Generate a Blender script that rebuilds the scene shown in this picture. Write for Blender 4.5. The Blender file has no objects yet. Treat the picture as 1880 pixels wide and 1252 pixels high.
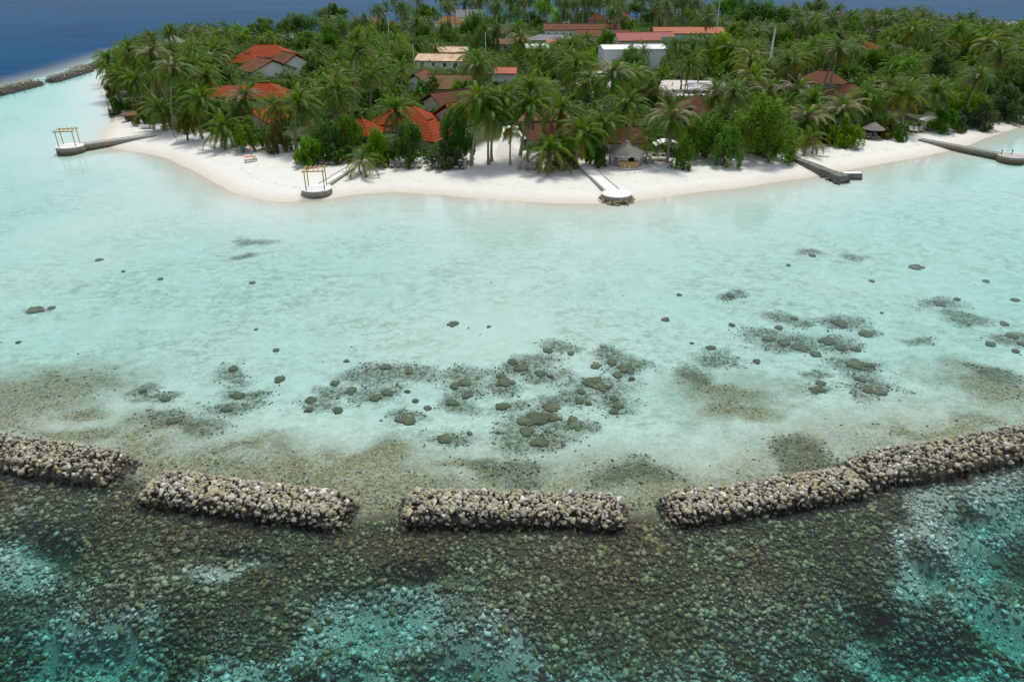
import bpy, bmesh, math, random
import numpy as np
from mathutils import Vector, Matrix

# ------------------------------------------------------------------ camera, sky, sun, exposure
scene = bpy.context.scene
COL = scene.collection
FPX, CAM_H = 1300.0, 31.0                      # focal length in photo pixels, drone height in metres
PITCH = math.atan(686 / FPX)
cam_d = bpy.data.cameras.new('camera')
cam_d.sensor_width = 36.0
cam_d.lens = 36.0 * FPX / 1880.0
cam_d.clip_start, cam_d.clip_end = 0.5, 30000
cam = bpy.data.objects.new('camera', cam_d)
COL.objects.link(cam)
cam.location = (0, 0, CAM_H)
cam.rotation_euler = (math.pi / 2 - PITCH, 0, 0)
scene.camera = cam

SUN_EL, SUN_AZ = math.radians(66), math.radians(14)    # azimuth from +Y towards +X: the sun stands behind the island
world = bpy.data.worlds.new('World')
scene.world = world
world.use_nodes = True
wn = world.node_tree
wn.nodes.clear()
sky = wn.nodes.new('ShaderNodeTexSky')
sky.sky_type = 'NISHITA'
sky.sun_disc = False
sky.sun_elevation = SUN_EL
sky.sun_rotation = SUN_AZ
sky.air_density, sky.dust_density, sky.ozone_density = 1.0, 1.0, 1.0
bg = wn.nodes.new('ShaderNodeBackground')
bg.inputs['Strength'].default_value = 0.148
wo = wn.nodes.new('ShaderNodeOutputWorld')
hs = wn.nodes.new('ShaderNodeHueSaturation')           # thin bright cloud: a paler sky
hs.inputs['Saturation'].default_value = 0.5
wn.links.new(sky.outputs[0], hs.inputs['Color'])
wn.links.new(hs.outputs[0], bg.inputs[0])
wn.links.new(bg.outputs[0], wo.inputs[0])

sun_d = bpy.data.lights.new('sun', 'SUN')
sun_d.energy = 2.55
sun_d.angle = math.radians(11)
sun_d.color = (1.0, 0.97, 0.92)
sun = bpy.data.objects.new('sun', sun_d)
COL.objects.link(sun)
sdir = Vector((math.sin(SUN_AZ) * math.cos(SUN_EL), math.cos(SUN_AZ) * math.cos(SUN_EL), math.sin(SUN_EL)))
sun.rotation_euler = sdir.to_track_quat('Z', 'Y').to_euler()
sun.location = (0, 200, 200)

scene.view_settings.view_transform = 'Standard'
scene.view_settings.look = 'None'
scene.view_settings.exposure = 0.20
scene.view_settings.gamma = 1.0
scene.view_settings.use_curve_mapping = False
scene.render.engine = 'CYCLES'
scene.cycles.use_denoising = True
scene.cycles.max_bounces = 6
scene.cycles.diffuse_bounces = 3
scene.cycles.glossy_bounces = 2
scene.cycles.transmission_bounces = 3
scene.cycles.volume_bounces = 0
scene.cycles.transparent_max_bounces = 10
scene.cycles.caustics_reflective = False
scene.cycles.caustics_refractive = False

# ------------------------------------------------------------------ helpers
SP, CP = math.sin(PITCH), math.cos(PITCH)
rng = np.random.default_rng(11)
R = random.Random(5)

def G(px, py, z=0.0):
    """world point at height z that the photo shows at pixel (px, py) of its 1880 x 1252"""
    u, v = (px - 940) / FPX, (py - 626) / FPX
    d = (CAM_H - z) / (SP + v * CP)
    return np.array((u * d, (CP - v * SP) * d, z))

def plane_hit(px, py, Y):
    u, v = (px - 940) / FPX, (py - 626) / FPX
    d = Y / (CP - v * SP)
    return np.array((u * d, Y, CAM_H - d * (SP + v * CP)))

def project(p):
    y, z = p[1], p[2] - CAM_H
    d = y * CP - z * SP
    return 940 + FPX * p[0] / d, 626 + FPX * (-(y * SP + z * CP)) / d, d

def smooth(a, b, x):
    t = np.clip((x - a) / (b - a), 0, 1)
    return t * t * (3 - 2 * t)

def vnoise(x, y, scale, seed=0):
    """smooth value noise 0..1"""
    x, y = np.asarray(x) / scale + 1000.0, np.asarray(y) / scale + 1000.0
    xi, yi = np.floor(x).astype(np.int64), np.floor(y).astype(np.int64)
    fx, fy = x - xi, y - yi
    fx, fy = fx * fx * (3 - 2 * fx), fy * fy * (3 - 2 * fy)
    def h(i, j):
        n = (i * 374761393 + j * 668265263 + seed * 982451653) & 0x7fffffff
        n = ((n ^ (n >> 13)) * 1274126177) & 0x7fffffff
        return ((n ^ (n >> 16)) & 0xffff) / 65535.0
    return (h(xi, yi) * (1 - fx) + h(xi + 1, yi) * fx) * (1 - fy) + (h(xi, yi + 1) * (1 - fx) + h(xi + 1, yi + 1) * fx) * fy

def fbm(x, y, scale, seed=0, octv=3):
    a, t, w = 0, 0, 1.0
    for k in range(octv):
        a = a + w * vnoise(x, y, scale / 2 ** k, seed + k * 7)
        t += w
        w *= 0.5
    return a / t

def mesh_np(name, verts, faces, mats=(), fmat=None, attrs=None, smooth_shade=False):
    """mesh from arrays; faces is an (n,3) or (n,4) array or a list of tuples"""
    me = bpy.data.meshes.new(name)
    verts = np.asarray(verts, dtype=np.float32)
    if isinstance(faces, np.ndarray):
        n, k = faces.shape
        me.vertices.add(len(verts))
        me.vertices.foreach_set('co', verts.ravel())
        me.loops.add(n * k)
        me.loops.foreach_set('vertex_index', faces.astype(np.int32).ravel())
        me.polygons.add(n)
        me.polygons.foreach_set('loop_start', np.arange(0, n * k, k, dtype=np.int32))
        me.update(calc_edges=True)
    else:
        me.from_pydata([tuple(map(float, v)) for v in verts], [], [tuple(map(int, f)) for f in faces])
    for m in mats:
        me.materials.append(m)
    if fmat is not None:
        me.polygons.foreach_set('material_index', np.asarray(fmat, dtype=np.int32))
    if attrs:
        for k, v in attrs.items():
            a = me.attributes.new(k, 'FLOAT', 'POINT')
            a.data.foreach_set('value', np.asarray(v, dtype=np.float32))
    if smooth_shade:
        me.polygons.foreach_set('use_smooth', np.ones(len(me.polygons), dtype=bool))
    me.validate()
    me.update()
    return me

def obj(name, me, parent=None, loc=(0, 0, 0), rot=(0, 0, 0), scale=(1, 1, 1), kind=None):
    o = bpy.data.objects.new(name, me)
    COL.objects.link(o)
    o.parent = parent
    o.location = tuple(float(c) for c in loc)
    o.rotation_euler = rot
    o.scale = scale if hasattr(scale, '__len__') else (scale,) * 3
    if kind:
        o['kind'] = kind
    return o

def tag(o, label, cat, group=None):
    o['label'] = label
    o['category'] = cat
    if group:
        o['group'] = group
    return o

def thing(name, label, cat, loc=(0, 0, 0), rz=0.0, group=None, scale=1.0):
    return tag(obj(name, None, None, loc, (0, 0, rz), scale), label, cat, group)

ORD = ['first', 'second', 'third', 'fourth', 'fifth', 'sixth', 'seventh', 'eighth', 'ninth', 'tenth', 'eleventh',
       'twelfth', 'thirteenth', 'fourteenth', 'fifteenth', 'sixteenth', 'seventeenth', 'eighteenth', 'nineteenth', 'twentieth']
def ordinal(i):
    if i < 20:
        return ORD[i]
    tens = ['twenty', 'thirty', 'forty', 'fifty', 'sixty', 'seventy', 'eighty', 'ninety'][(i + 1) // 10 - 2]
    u = (i + 1) % 10
    return tens[:-1] + 'ieth' if u == 0 else tens + '-' + ORD[u - 1]

class MB:
    """collects boxes, tubes, plates into one mesh"""
    def __init__(self):
        self.v, self.f, self.m = [], [], []
    def add(self, v, f, mi=0):
        b = len(self.v)
        self.v += [tuple(p) for p in v]
        self.f += [tuple(b + i for i in q) for q in f]
        self.m += [mi] * len(f)
        return self
    def box(self, x0, x1, y0, y1, z0, z1, mi=0):
        v = [(x, y, z) for z in (z0, z1) for y in (y0, y1) for x in (x0, x1)]
        return self.add(v, [(0, 2, 3, 1), (4, 5, 7, 6), (0, 1, 5, 4), (2, 6, 7, 3), (0, 4, 6, 2), (1, 3, 7, 5)], mi)
    def obox(self, p, q, w, h, mi=0):
        """beam from p to q, w wide, h high"""
        p, q = Vector(p), Vector(q)
        d = (q - p).normalized()
        s = d.cross(Vector((0, 0, 1)))
        s = s.normalized() if s.length > 1e-4 else Vector((1, 0, 0))
        u = s.cross(d)
        v = [a + s * (i * w / 2) + u * (j * h / 2) for a in (p, q) for j in (-1, 1) for i in (-1, 1)]
        return self.add(v, [(0, 1, 3, 2), (4, 6, 7, 5), (0, 4, 5, 1), (2, 3, 7, 6), (0, 2, 6, 4), (1, 5, 7, 3)], mi)
    def tube(self, pts, rad, n=8, mi=0, cap=True):
        pts = [Vector(p) for p in pts]
        rad = rad if hasattr(rad, '__len__') else [rad] * len(pts)
        v, f = [], []
        for i, p in enumerate(pts):
            d = (pts[min(i + 1, len(pts) - 1)] - pts[max(i - 1, 0)]).normalized()
            a = Vector((1, 0, 0)) if abs(d.x) < 0.8 else Vector((0, 1, 0))
            s = d.cross(a).normalized()
            u = d.cross(s)
            for k in range(n):
                t = 2 * math.pi * k / n
                v.append(p + (s * math.cos(t) + u * math.sin(t)) * rad[i])
        for i in range(len(pts) - 1):
            for k in range(n):
                f.append((i * n + k, i * n + (k + 1) % n, (i + 1) * n + (k + 1) % n, (i + 1) * n + k))
        if cap:
            f.append(tuple(range(n))[::-1])
            f.append(tuple((len(pts) - 1) * n + k for k in range(n)))
        return self.add(v, f, mi)
    def lathe(self, prof, n=20, sx=1.0, sy=1.0, mi=0, wob=None):
        """prof: (radius, z) from bottom to top"""
        v, f = [], []
        for i, (r, z) in enumerate(prof):
            for k in range(n):
                t = 2 * math.pi * k / n
                w = 1 if wob is None else wob(t, i)
                v.append((r * w * sx * math.cos(t), r * w * sy * math.sin(t), z))
        for i in range(len(prof) - 1):
            for k in range(n):
                f.append((i * n + k, i * n + (k + 1) % n, (i + 1) * n + (k + 1) % n, (i + 1) * n + k))
        f.append(tuple(range(n))[::-1])
        f.append(tuple((len(prof) - 1) * n + k for k in range(n)))
        return self.add(v, f, mi)
    def mesh(self, name, mats, smooth_shade=False):
        mats = mats if isinstance(mats, (list, tuple)) else [mats]
        return mesh_np(name, self.v, self.f, mats, self.m, None, smooth_shade)
    def build(self, name, mats, parent=None, loc=(0, 0, 0), rot=(0, 0, 0), smooth_shade=False, kind=None):
        return obj(name, self.mesh(name, mats, smooth_shade), parent, loc, rot, 1, kind)

# ------------------------------------------------------------------ materials
class NT:
    def __init__(self, name):
        self.mat = bpy.data.materials.new(name)
        self.mat.use_nodes = True
        self.t = self.mat.node_tree
        self.t.nodes.clear()
        self.out = self.t.nodes.new('ShaderNodeOutputMaterial')
    def n(self, typ, ins=None, **kw):
        nd = self.t.nodes.new('ShaderNode' + typ)
        for k, v in kw.items():
            setattr(nd, k, v)
        for k, v in (ins or {}).items():
            self.set(nd.inputs[k], v)
        return nd
    def set(self, sock, v):
        if hasattr(v, 'is_output'):
            self.t.links.new(v, sock)
        elif hasattr(v, '__len__') and len(v) == 3 and sock.type == 'RGBA':
            sock.default_value = (*v, 1)
        else:
            sock.default_value = v
    def math(self, op, a, b=0.0, clamp=False):
        nd = self.n('Math', operation=op, use_clamp=clamp)
        self.set(nd.inputs[0], a)
        self.set(nd.inputs[1], b)
        return nd.outputs[0]
    def mix(self, fac, a, b, blend='MIX'):
        nd = self.n('Mix', data_type='RGBA', blend_type=blend)
        self.set(nd.inputs['Factor'], fac)
        self.set(nd.inputs['A'], a) if False else self.set(nd.inputs[6], a)
        self.set(nd.inputs[7], b)
        return nd.outputs[2]
    def noise(self, scale, detail=4, rough=0.6, vec=None, dist=0.0):
        nd = self.n('TexNoise', {'Scale': scale, 'Detail': detail, 'Roughness': rough, 'Distortion': dist})
        if vec is not None:
            self.set(nd.inputs['Vector'], vec)
        return nd.outputs['Fac']
    def remap(self, x, a, b, c=0.0, d=1.0):
        nd = self.n('MapRange', {'Value': x, 'From Min': a, 'From Max': b, 'To Min': c, 'To Max': d})
        nd.clamp = True
        return nd.outputs[0]
    def attr(self, name):
        return self.n('Attribute', attribute_name=name).outputs['Fac']
    def coords(self, which='Object'):
        return self.n('TexCoord').outputs[which]
    def pos(self):
        return self.n('NewGeometry').outputs['Position']
    def bump(self, h, strength=0.3, dist=0.1):
        return self.n('Bump', {'Height': h, 'Strength': strength, 'Distance': dist}).outputs[0]
    def princ(self, col, rough=0.8, spec=0.3, normal=None, **kw):
        p = self.n('BsdfPrincipled', {'Base Color': col, 'Roughness': rough, 'Specular IOR Level': spec})
        if normal is not None:
            self.set(p.inputs['Normal'], normal)
        for k, v in kw.items():
            self.set(p.inputs[k], v)
        return p.outputs[0]
    def done(self, surf=None, vol=None):
        if surf is not None:
            self.t.links.new(surf, self.out.inputs['Surface'])
        if vol is not None:
            self.t.links.new(vol, self.out.inputs['Volume'])
        return self.mat

def mat_plain(name, c1, c2=None, rough=0.8, scale=2.0, bump=0.2, spec=0.3, rnd=0.0, bdist=0.05, coords='Object', stretch=None):
    t = NT(name)
    vec = t.coords(coords)
    if stretch:
        vec = t.n('VectorMath', {0: vec, 1: stretch}, operation='MULTIPLY').outputs[0]
    nz = t.noise(scale, 5, 0.65, vec)
    col = t.mix(t.remap(nz, 0.3, 0.7), c1, c2 if c2 else c1)
    if rnd:
        r = t.n('ObjectInfo').outputs['Random']
        col = t.n('HueSaturation', {'Hue': 0.5, 'Saturation': 1.0, 'Value': t.remap(r, 0, 1, 1 - rnd, 1 + rnd), 'Fac': 1.0, 'Color': col}).outputs[0]
    nb = t.bump(t.noise(scale * 3, 4, 0.6, vec), bump, bdist)
    return t.done(t.princ(col, rough, spec, nb))

# ------------------------------------------------------------------ the coast as curves
def poly_px(pts, z=0.0):
    return [tuple(G(x, y, z)[:2]) for x, y in pts]

SHORE = poly_px([(1880, 232), (1835, 246), (1790, 262), (1745, 277), (1690, 287), (1620, 300), (1540, 315), (1470, 327), (1380, 341), (1300, 352),
                 (1225, 361), (1160, 369), (1090, 373), (1000, 372), (900, 367), (800, 358), (720, 352), (650, 356), (590, 366), (530, 371), (480, 367),
                 (430, 354), (390, 335), (355, 314), (310, 293), (265, 281), (225, 275), (195, 268), (188, 256), (200, 238), (212, 218), (206, 196), (196, 170), (186, 152)])
SHORE += [(-136, 262), (-146, 300), (-152, 338), (-128, 362), (-80, 378), (-30, 408), (20, 446), (95, 474), (170, 462), (206, 395), (212, 300), (206, 226), (165, 190)]
VEGLINE = poly_px([(1880, 212), (1800, 232), (1760, 238), (1700, 243), (1655, 252), (1560, 262), (1450, 287), (1360, 287), (1255, 299), (1190, 290), (1100, 292), (1040, 300),
                   (950, 262), (895, 268), (830, 296), (760, 294), (690, 298), (600, 290), (560, 286), (480, 270), (430, 264), (340, 240), (285, 228), (232, 214), (212, 202), (199, 174), (190, 152)], 1.0)
VEGLINE += [(-134, 262), (-143, 300), (-148, 335), (-124, 355), (-78, 370), (-28, 400), (22, 438), (95, 466), (165, 454), (198, 392), (204, 300), (198, 230), (160, 196)]
REEF = [(-140, -150), (-146, 100), (-146.5, 209), (-150, 262), (-154, 285), (-162, 335), (-150, 385), (-60, 410), (0, 470), (120, 530), (240, 500), (420, 460), (520, -150)]
BARRIER = [G(-900, 700), G(-300, 790)] + [G(x, y) for x, y in [(0, 838), (120, 855), (240, 872), (265, 892), (450, 920), (645, 944), (730, 934), (940, 934), (1155, 938),
           (1215, 936), (1370, 915), (1530, 882), (1550, 868), (1720, 842), (1880, 818), (2200, 770), (2800, 690)]]
BAR_X = np.array([p[0] for p in BARRIER])
BAR_Y = np.array([p[1] for p in BARRIER])

def sdist(x, y, poly):
    """signed distance, positive inside the polygon"""
    x, y = np.asarray(x, float), np.asarray(y, float)
    d2 = np.full(x.shape, 1e18)
    ins = np.zeros(x.shape, bool)
    n = len(poly)
    for i in range(n):
        (ax, ay), (bx, by) = poly[i], poly[(i + 1) % n]
        ex, ey = bx - ax, by - ay
        t = np.clip(((x - ax) * ex + (y - ay) * ey) / (ex * ex + ey * ey), 0, 1)
        d2 = np.minimum(d2, (x - ax - t * ex) ** 2 + (y - ay - t * ey) ** 2)
        if ay != by:
            c = ((ay > y) != (by > y)) & (x < (bx - ax) * (y - ay) / (by - ay) + ax)
            ins ^= c
    return np.where(ins, 1, -1) * np.sqrt(d2)

def blob_px(x, y, cx, cy, rx, ry, z=-0.8):
    """0..1 soft ellipse on the sea floor around a photo pixel"""
    c = G(cx, cy, z)
    wx = abs(G(cx + rx, cy, z)[0] - c[0])
    wy = abs(G(cx, cy - ry, z)[1] - G(cx, cy + ry, z)[1]) / 2
    return np.exp(-(((x - c[0]) / wx) ** 2 + ((y - c[1]) / wy) ** 2))

SAND_PITS = [(720, 1120, 130, 60), (640, 1190, 90, 40), (860, 1215, 120, 50), (60, 1035, 90, 30), (300, 1225, 260, 30), (60, 1190, 90, 60), (1820, 1000, 90, 60),
             (1740, 1210, 170, 60), (1840, 1110, 70, 60), (1620, 1190, 90, 40), (1500, 1235, 90, 25), (1400, 1260, 150, 20), (200, 1180, 120, 40), (500, 1230, 160, 40), (1000, 1240, 160, 30), (1560, 1130, 60, 30), (1860, 930, 60, 60), (1680, 1030, 60, 30), (780, 1060, 70, 16), (560, 1180, 60, 20), (1750, 930, 60, 25), (450, 1040, 90, 14)]
CORAL_PATCH = [(720, 690, 60, 18), (760, 690, 40, 14), (700, 725, 40, 14), (850, 705, 36, 18), (835, 735, 34, 16), (925, 702, 22, 18), (960, 668, 40, 12), (1000, 686, 40, 10), (1008, 643, 34, 10), (1048, 648, 14, 6),
               (1095, 705, 55, 18), (1140, 672, 40, 14), (1120, 660, 30, 12), (1135, 735, 24, 20), (1010, 745, 40, 14), (1070, 735, 34, 12), (985, 768, 60, 16), (985, 800, 62, 22), (1055, 776, 34, 10), (920, 745, 36, 10), (815, 803, 46, 14),
               (745, 770, 34, 10), (900, 690, 14, 6), (1440, 625, 60, 16), (1480, 640, 55, 12), (1400, 615, 40, 12), (1545, 592, 36, 12), (1590, 610, 22, 8), (1535, 632, 38, 14), (1575, 640, 20, 6), (1573, 670, 42, 14), (1605, 715, 38, 18), (1585, 695, 26, 8),
               (1505, 712, 26, 8), (1500, 690, 26, 6), (1310, 655, 36, 16), (1280, 690, 38, 22), (1730, 556, 42, 12), (1860, 617, 40, 10), (1780, 585, 34, 8), (1341, 541, 22, 8), (1492, 468, 22, 5), (1571, 474, 22, 6), (1460, 585, 34, 8), (1430, 575, 30, 7), (1680, 630, 20, 8),
               (64, 568, 22, 5), (430, 690, 34, 14), (440, 722, 36, 14), (415, 748, 44, 12), (310, 770, 40, 10), (270, 720, 24, 10), (300, 735, 34, 8), (620, 720, 34, 10), (590, 740, 40, 12), (470, 450, 40, 8), (445, 475, 24, 5), (1840, 690, 40, 14), (370, 780, 60, 14), (1160, 885, 60, 20), (940, 860, 60, 18), (1460, 850, 30, 26), (1490, 835, 40, 16)]
TURF = [(60, 720, 170, 50), (20, 770, 140, 40), (180, 780, 120, 30), (300, 800, 110, 22), (380, 790, 70, 18), (560, 860, 120, 24), (700, 850, 110, 34), (720, 880, 60, 22), (450, 840, 90, 20), (900, 885, 140, 14), (330, 845, 70, 22), (1350, 730, 130, 34),
        (1300, 700, 60, 20), (1390, 770, 110, 24), (1840, 720, 110, 46), (1700, 790, 120, 20), (1780, 770, 90, 26), (1640, 800, 80, 12), (1480, 850, 60, 26), (1530, 840, 40, 20), (1160, 895, 70, 16), (690, 930, 40, 20), (260, 860, 40, 26)]

def terrain(x, y, full=False):
    x, y = np.asarray(x, float), np.asarray(y, float)
    sd = sdist(x, y, SHORE) + (fbm(x, y, 14, 3) - 0.5) * 1.6
    reef = sdist(x, y, REEF)
    front = np.interp(x, BAR_X, BAR_Y) - y                   # metres seaward of the breakwater line
    inside = 1.25 * (1 - np.exp(-np.maximum(sd, 0) / 8.0)) + 0.35 * smooth(10, 40, sd)
    out = np.maximum(-sd, 0)
    lag = 0.08 * np.minimum(out, 3) / 3 + 0.74 * (1 - np.exp(-out / 18.0)) + 0.36 * (fbm(x, y, 20, 5) - 0.5) * smooth(4, 20, out)
    lag = lag - 0.30 * smooth(16, 2, -front) * (front < 0)
    if not full and np.all(front < -1.0):                      # quick path for single points on the lagoon and island
        lag = np.minimum(lag + np.maximum(-reef - 3, 0) * 0.16, 14.0)
        return np.where(sd > 0, inside, -lag)
    n1 = fbm(x, y, 7, 9, 2)
    wx_ = x + (fbm(x, y, 4.5, 41) - 0.5) * 7 + (fbm(x, y, 1.2, 43, 2) - 0.5) * 1.6
    wy_ = y + (fbm(x, y, 4.5, 47) - 0.5) * 7 + (fbm(x, y, 1.2, 49, 2) - 0.5) * 1.6
    pits = np.zeros_like(x)
    for b in SAND_PITS:
        pits = np.maximum(pits, blob_px(wx_, wy_, *b, z=-1.5))
    pitg = np.zeros_like(x)                                    # the hollows themselves are smooth
    sx_, sy_ = x + (fbm(x, y, 6, 41, 1) - 0.5) * 5, y + (fbm(x, y, 6, 47, 1) - 0.5) * 5
    for b in SAND_PITS:
        pitg = np.maximum(pitg, blob_px(sx_, sy_, *b, z=-1.5))
    reefd = 0.45 + 0.07 * np.maximum(front, 0) + 1.1 * (n1 - 0.45) * smooth(1, 6, front) + 1.6 * pitg * smooth(2, 6, front) + 0.21 * np.maximum(front - 7, 0)
    # the sea floor falls away behind the camera
    reefd = reefd + np.maximum(front - 24, 0) * 0.35
    lag = np.where(front > -1, np.where(front > 1, reefd, lag + (reefd - lag) * (front + 1) / 2), lag)
    lag = lag + np.maximum(-reef - 3, 0) * 0.16
    lag = np.minimum(lag, 14.0)
    z = np.where(sd > 0, inside, -lag)
    if not full:
        return z
    turf = np.zeros_like(x)
    for b in TURF:
        turf = np.maximum(turf, blob_px(wx_, wy_, *b))
    belt = 1.5 * smooth(12, 0, -front) * fbm(x, y, 7, 61) + 0.35 * smooth(2.5, 0.5, -front)
    turf = np.clip(np.maximum(turf * 0.9, belt), 0, 1) * (sd < -20)
    coral = np.zeros_like(x)
    for b in CORAL_PATCH:
        coral = np.maximum(coral, blob_px(x + (wx_ - x) * 0.6, y + (wy_ - y) * 0.6, b[0], b[1], b[2] * 1.4, b[3] * 1.4))
    vs = sdist(x, y, VEGLINE)
    veg = smooth(-1.0, 3.5, vs + (fbm(x, y, 9, 21) - 0.5) * 6)
    return z, dict(veg=veg, turf=turf, coral=coral, pits=pits, front=smooth(-1.5, 1.0, front), sd=sd, deepmask=smooth(0, 17, -reef))

def ground(px, py):
    z = 0.0
    for _ in range(12):
        p = G(px, py, z)
        z = 0.5 * z + 0.5 * float(terrain(p[:1], p[1:2])[0])
    p = G(px, py, z)
    return np.array((p[0], p[1], float(terrain(p[:1], p[1:2])[0])))

def axis(stops):
    out = [stops[0][0]]
    for (a, s), (b, _) in zip(stops[:-1], stops[1:]):
        n = max(1, int(round((b - a) / s)))
        out += [a + (b - a) * (k + 1) / n for k in range(n)]
    return np.array(out)

# ---- terrain sheet, split along the waterline and the breakwater line
XS = axis([(-6000, 1500), (-1500, 250), (-500, 40), (-220, 4), (-150, 1.6), (-70, 0.7), (70, 1.6), (130, 4), (230, 40), (520, 250), (1500, 1500), (6000, 1)])
YS = axis([(-3000, 700), (-200, 40), (0, 4), (16, 0.5), (75, 0.8), (150, 2.0), (300, 5), (520, 60), (900, 400), (2500, 1200), (8000, 1)])
gx, gy = np.meshgrid(XS, YS)
gz, at = terrain(gx.ravel(), gy.ravel(), True)
nx, ny = len(XS), len(YS)
jj, ii = np.meshgrid(np.arange(ny - 1), np.arange(nx - 1), indexing='ij')
q0 = (jj * nx + ii).ravel()
quads = np.stack([q0, q0 + 1, q0 + nx + 1, q0 + nx], 1)

def terrain_material():
    t = NT('sand_and_reef')
    P = t.pos()
    z = t.n('SeparateXYZ', {0: P}).outputs[2]
    big, mid, fine = t.noise(0.09, 3, 0.6, P), t.noise(0.55, 4, 0.65, P), t.noise(2.6, 5, 0.7, P)
    vfine = t.noise(9.0, 3, 0.7, P)
    # streaky algal film on the lagoon sand
    st = t.n('VectorMath', {0: P, 1: (0.75, 1.0, 1.0)}, operation='MULTIPLY').outputs[0]
    streak = t.noise(1.0, 7, 0.80, st, 0.5)
    sand = t.mix(t.remap(mid, 0.3, 0.75), (0.72, 0.705, 0.64), (0.65, 0.635, 0.57))
    sand = t.mix(t.remap(fine, 0.5, 0.8, 0, 0.35), sand, (0.50, 0.46, 0.38))
    wet = t.remap(z, 0.05, 0.42, 1, 0)
    wet = t.math('MULTIPLY', wet, t.remap(z, -0.25, 0.0, 0.0, 1.0))
    sand = t.mix(t.math('MULTIPLY', wet, 0.6), sand, (0.52, 0.46, 0.34))
    wr = t.math('ABSOLUTE', t.math('SUBTRACT', t.math('ADD', z, t.math('MULTIPLY', big, 0.5)), 0.86))     # strand line of weed and twigs
    wrack = t.math('MULTIPLY', t.remap(wr, 0.0, 0.035, 1, 0), t.remap(t.noise(1.1, 5, 0.8, P), 0.5, 0.62))
    sand = t.mix(t.math('MULTIPLY', wrack, 0.5), sand, (0.22, 0.18, 0.12))
    sand = t.mix(t.math('MULTIPLY', t.remap(t.noise(0.9, 6, 0.8, P), 0.55, 0.7), t.remap(z, 0.5, 0.9, 0, 0.3)), sand, (0.42, 0.38, 0.31))
    under = t.remap(z, -0.75, -0.25, 1, 0)
    film = t.math('MULTIPLY', t.math('MULTIPLY', t.remap(streak, 0.45, 0.62), t.remap(big, 0.35, 0.6, 0.25, 1.0)), under)
    film = t.math('MULTIPLY', film, 0.85)
    blot = t.math('MULTIPLY', t.math('MULTIPLY', t.remap(t.noise(0.32, 6, 0.78, P, 0.4), 0.50, 0.66), under), t.remap(t.noise(0.035, 2, 0.5, P), 0.38, 0.58, 0.15, 1.0))
    film = t.math('MAXIMUM', film, t.math('MULTIPLY', blot, 0.5))
    sand = t.mix(film, sand, (0.33, 0.325, 0.245))
    specks = t.math('MULTIPLY', t.remap(t.noise(1.7, 6, 0.85, P), 0.58, 0.68), t.math('MULTIPLY', under, t.remap(big, 0.36, 0.54)))
    sand = t.mix(t.math('MULTIPLY', specks, 0.75), sand, (0.12, 0.12, 0.07))
    # olive turf, broken up by noise
    def broken(mask, nz, lo=0.36, hi=0.62, gain=0.75):
        a = t.math('ADD', t.math('MULTIPLY', mask, gain), t.math('SUBTRACT', nz, 0.5))
        return t.remap(a, lo, hi)
    turfn = t.mix(0.60, t.noise(0.7, 6, 0.8, P, 0.8), t.noise(3.2, 5, 0.8, P))
    tf = t.math('MULTIPLY', broken(t.attr('turf'), turfn, 0.02, 0.66, 0.88), t.remap(t.noise(5.0, 4, 0.8, P), 0.34, 0.56, 0.45, 1.0))
    turfc = t.mix(t.remap(fine, 0.35, 0.65), (0.090, 0.064, 0.018), (0.30, 0.220, 0.080))
    turfc = t.mix(t.remap(vfine, 0.56, 0.70, 0, 0.75), turfc, (0.5, 0.47, 0.36))
    turfc = t.mix(t.remap(t.noise(0.4, 3, 0.6, P), 0.45, 0.65, 0, 0.45), turfc, (0.075, 0.095, 0.045))
    col = t.mix(tf, sand, turfc)
    cn = t.mix(0.6, t.noise(1.1, 5, 0.78, P, 0.5), t.noise(4.6, 4, 0.8, P))
    cf = t.math('MULTIPLY', broken(t.attr('coral'), cn, 0.17, 0.40, 0.52), t.remap(t.noise(2.4, 6, 0.85, P, 0.6), 0.42, 0.54, 0.38, 0.97))
    coralc = t.mix(t.remap(t.noise(6.0, 4, 0.8, P), 0.38, 0.62), (0.035, 0.045, 0.024), (0.17, 0.155, 0.08))
    col = t.mix(cf, col, coralc)
    # reef flat in front of the breakwaters
    rf = t.attr('front')
    reefc = t.mix(t.remap(fine, 0.3, 0.7), (0.030, 0.027, 0.014), (0.085, 0.070, 0.035))
    pf = t.math('MULTIPLY', broken(t.attr('pits'), t.mix(0.5, mid, fine), 0.12, 0.5, 0.75), 1.0)
    reefc = t.mix(pf, reefc, t.mix(t.remap(vfine, 0.4, 0.62), (0.45, 0.44, 0.38), (0.16, 0.16, 0.11)))
    col = t.mix(rf, col, reefc)
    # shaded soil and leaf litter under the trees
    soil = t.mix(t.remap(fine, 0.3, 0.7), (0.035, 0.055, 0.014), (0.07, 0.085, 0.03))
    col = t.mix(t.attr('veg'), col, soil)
    h = t.math('ADD', t.math('MULTIPLY', fine, 0.5), t.math('MULTIPLY', vfine, 0.25))
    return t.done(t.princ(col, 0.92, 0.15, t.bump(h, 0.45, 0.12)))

M_TER = terrain_material()
def sub_sheet(name, sel, label=None):
    f = quads[sel]
    used, inv = np.unique(f.ravel(), return_inverse=True)
    v = np.stack([gx.ravel()[used], gy.ravel()[used], gz[used]], 1)
    A = {k: at[k][used] for k in ('veg', 'turf', 'coral', 'pits', 'front')}
    return obj(name, mesh_np(name, v, inv.reshape(-1, 4), [M_TER], None, A, True), kind='structure')
qsd = at['sd'][quads].mean(1)
qfr = at['front'][quads].mean(1)
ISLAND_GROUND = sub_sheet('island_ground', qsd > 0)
LAGOON_FLOOR = sub_sheet('lagoon_floor', (qsd <= 0) & (qfr < 0.5))
REEF_FLAT = sub_sheet('reef_flat', (qsd <= 0) & (qfr >= 0.5))

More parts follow.
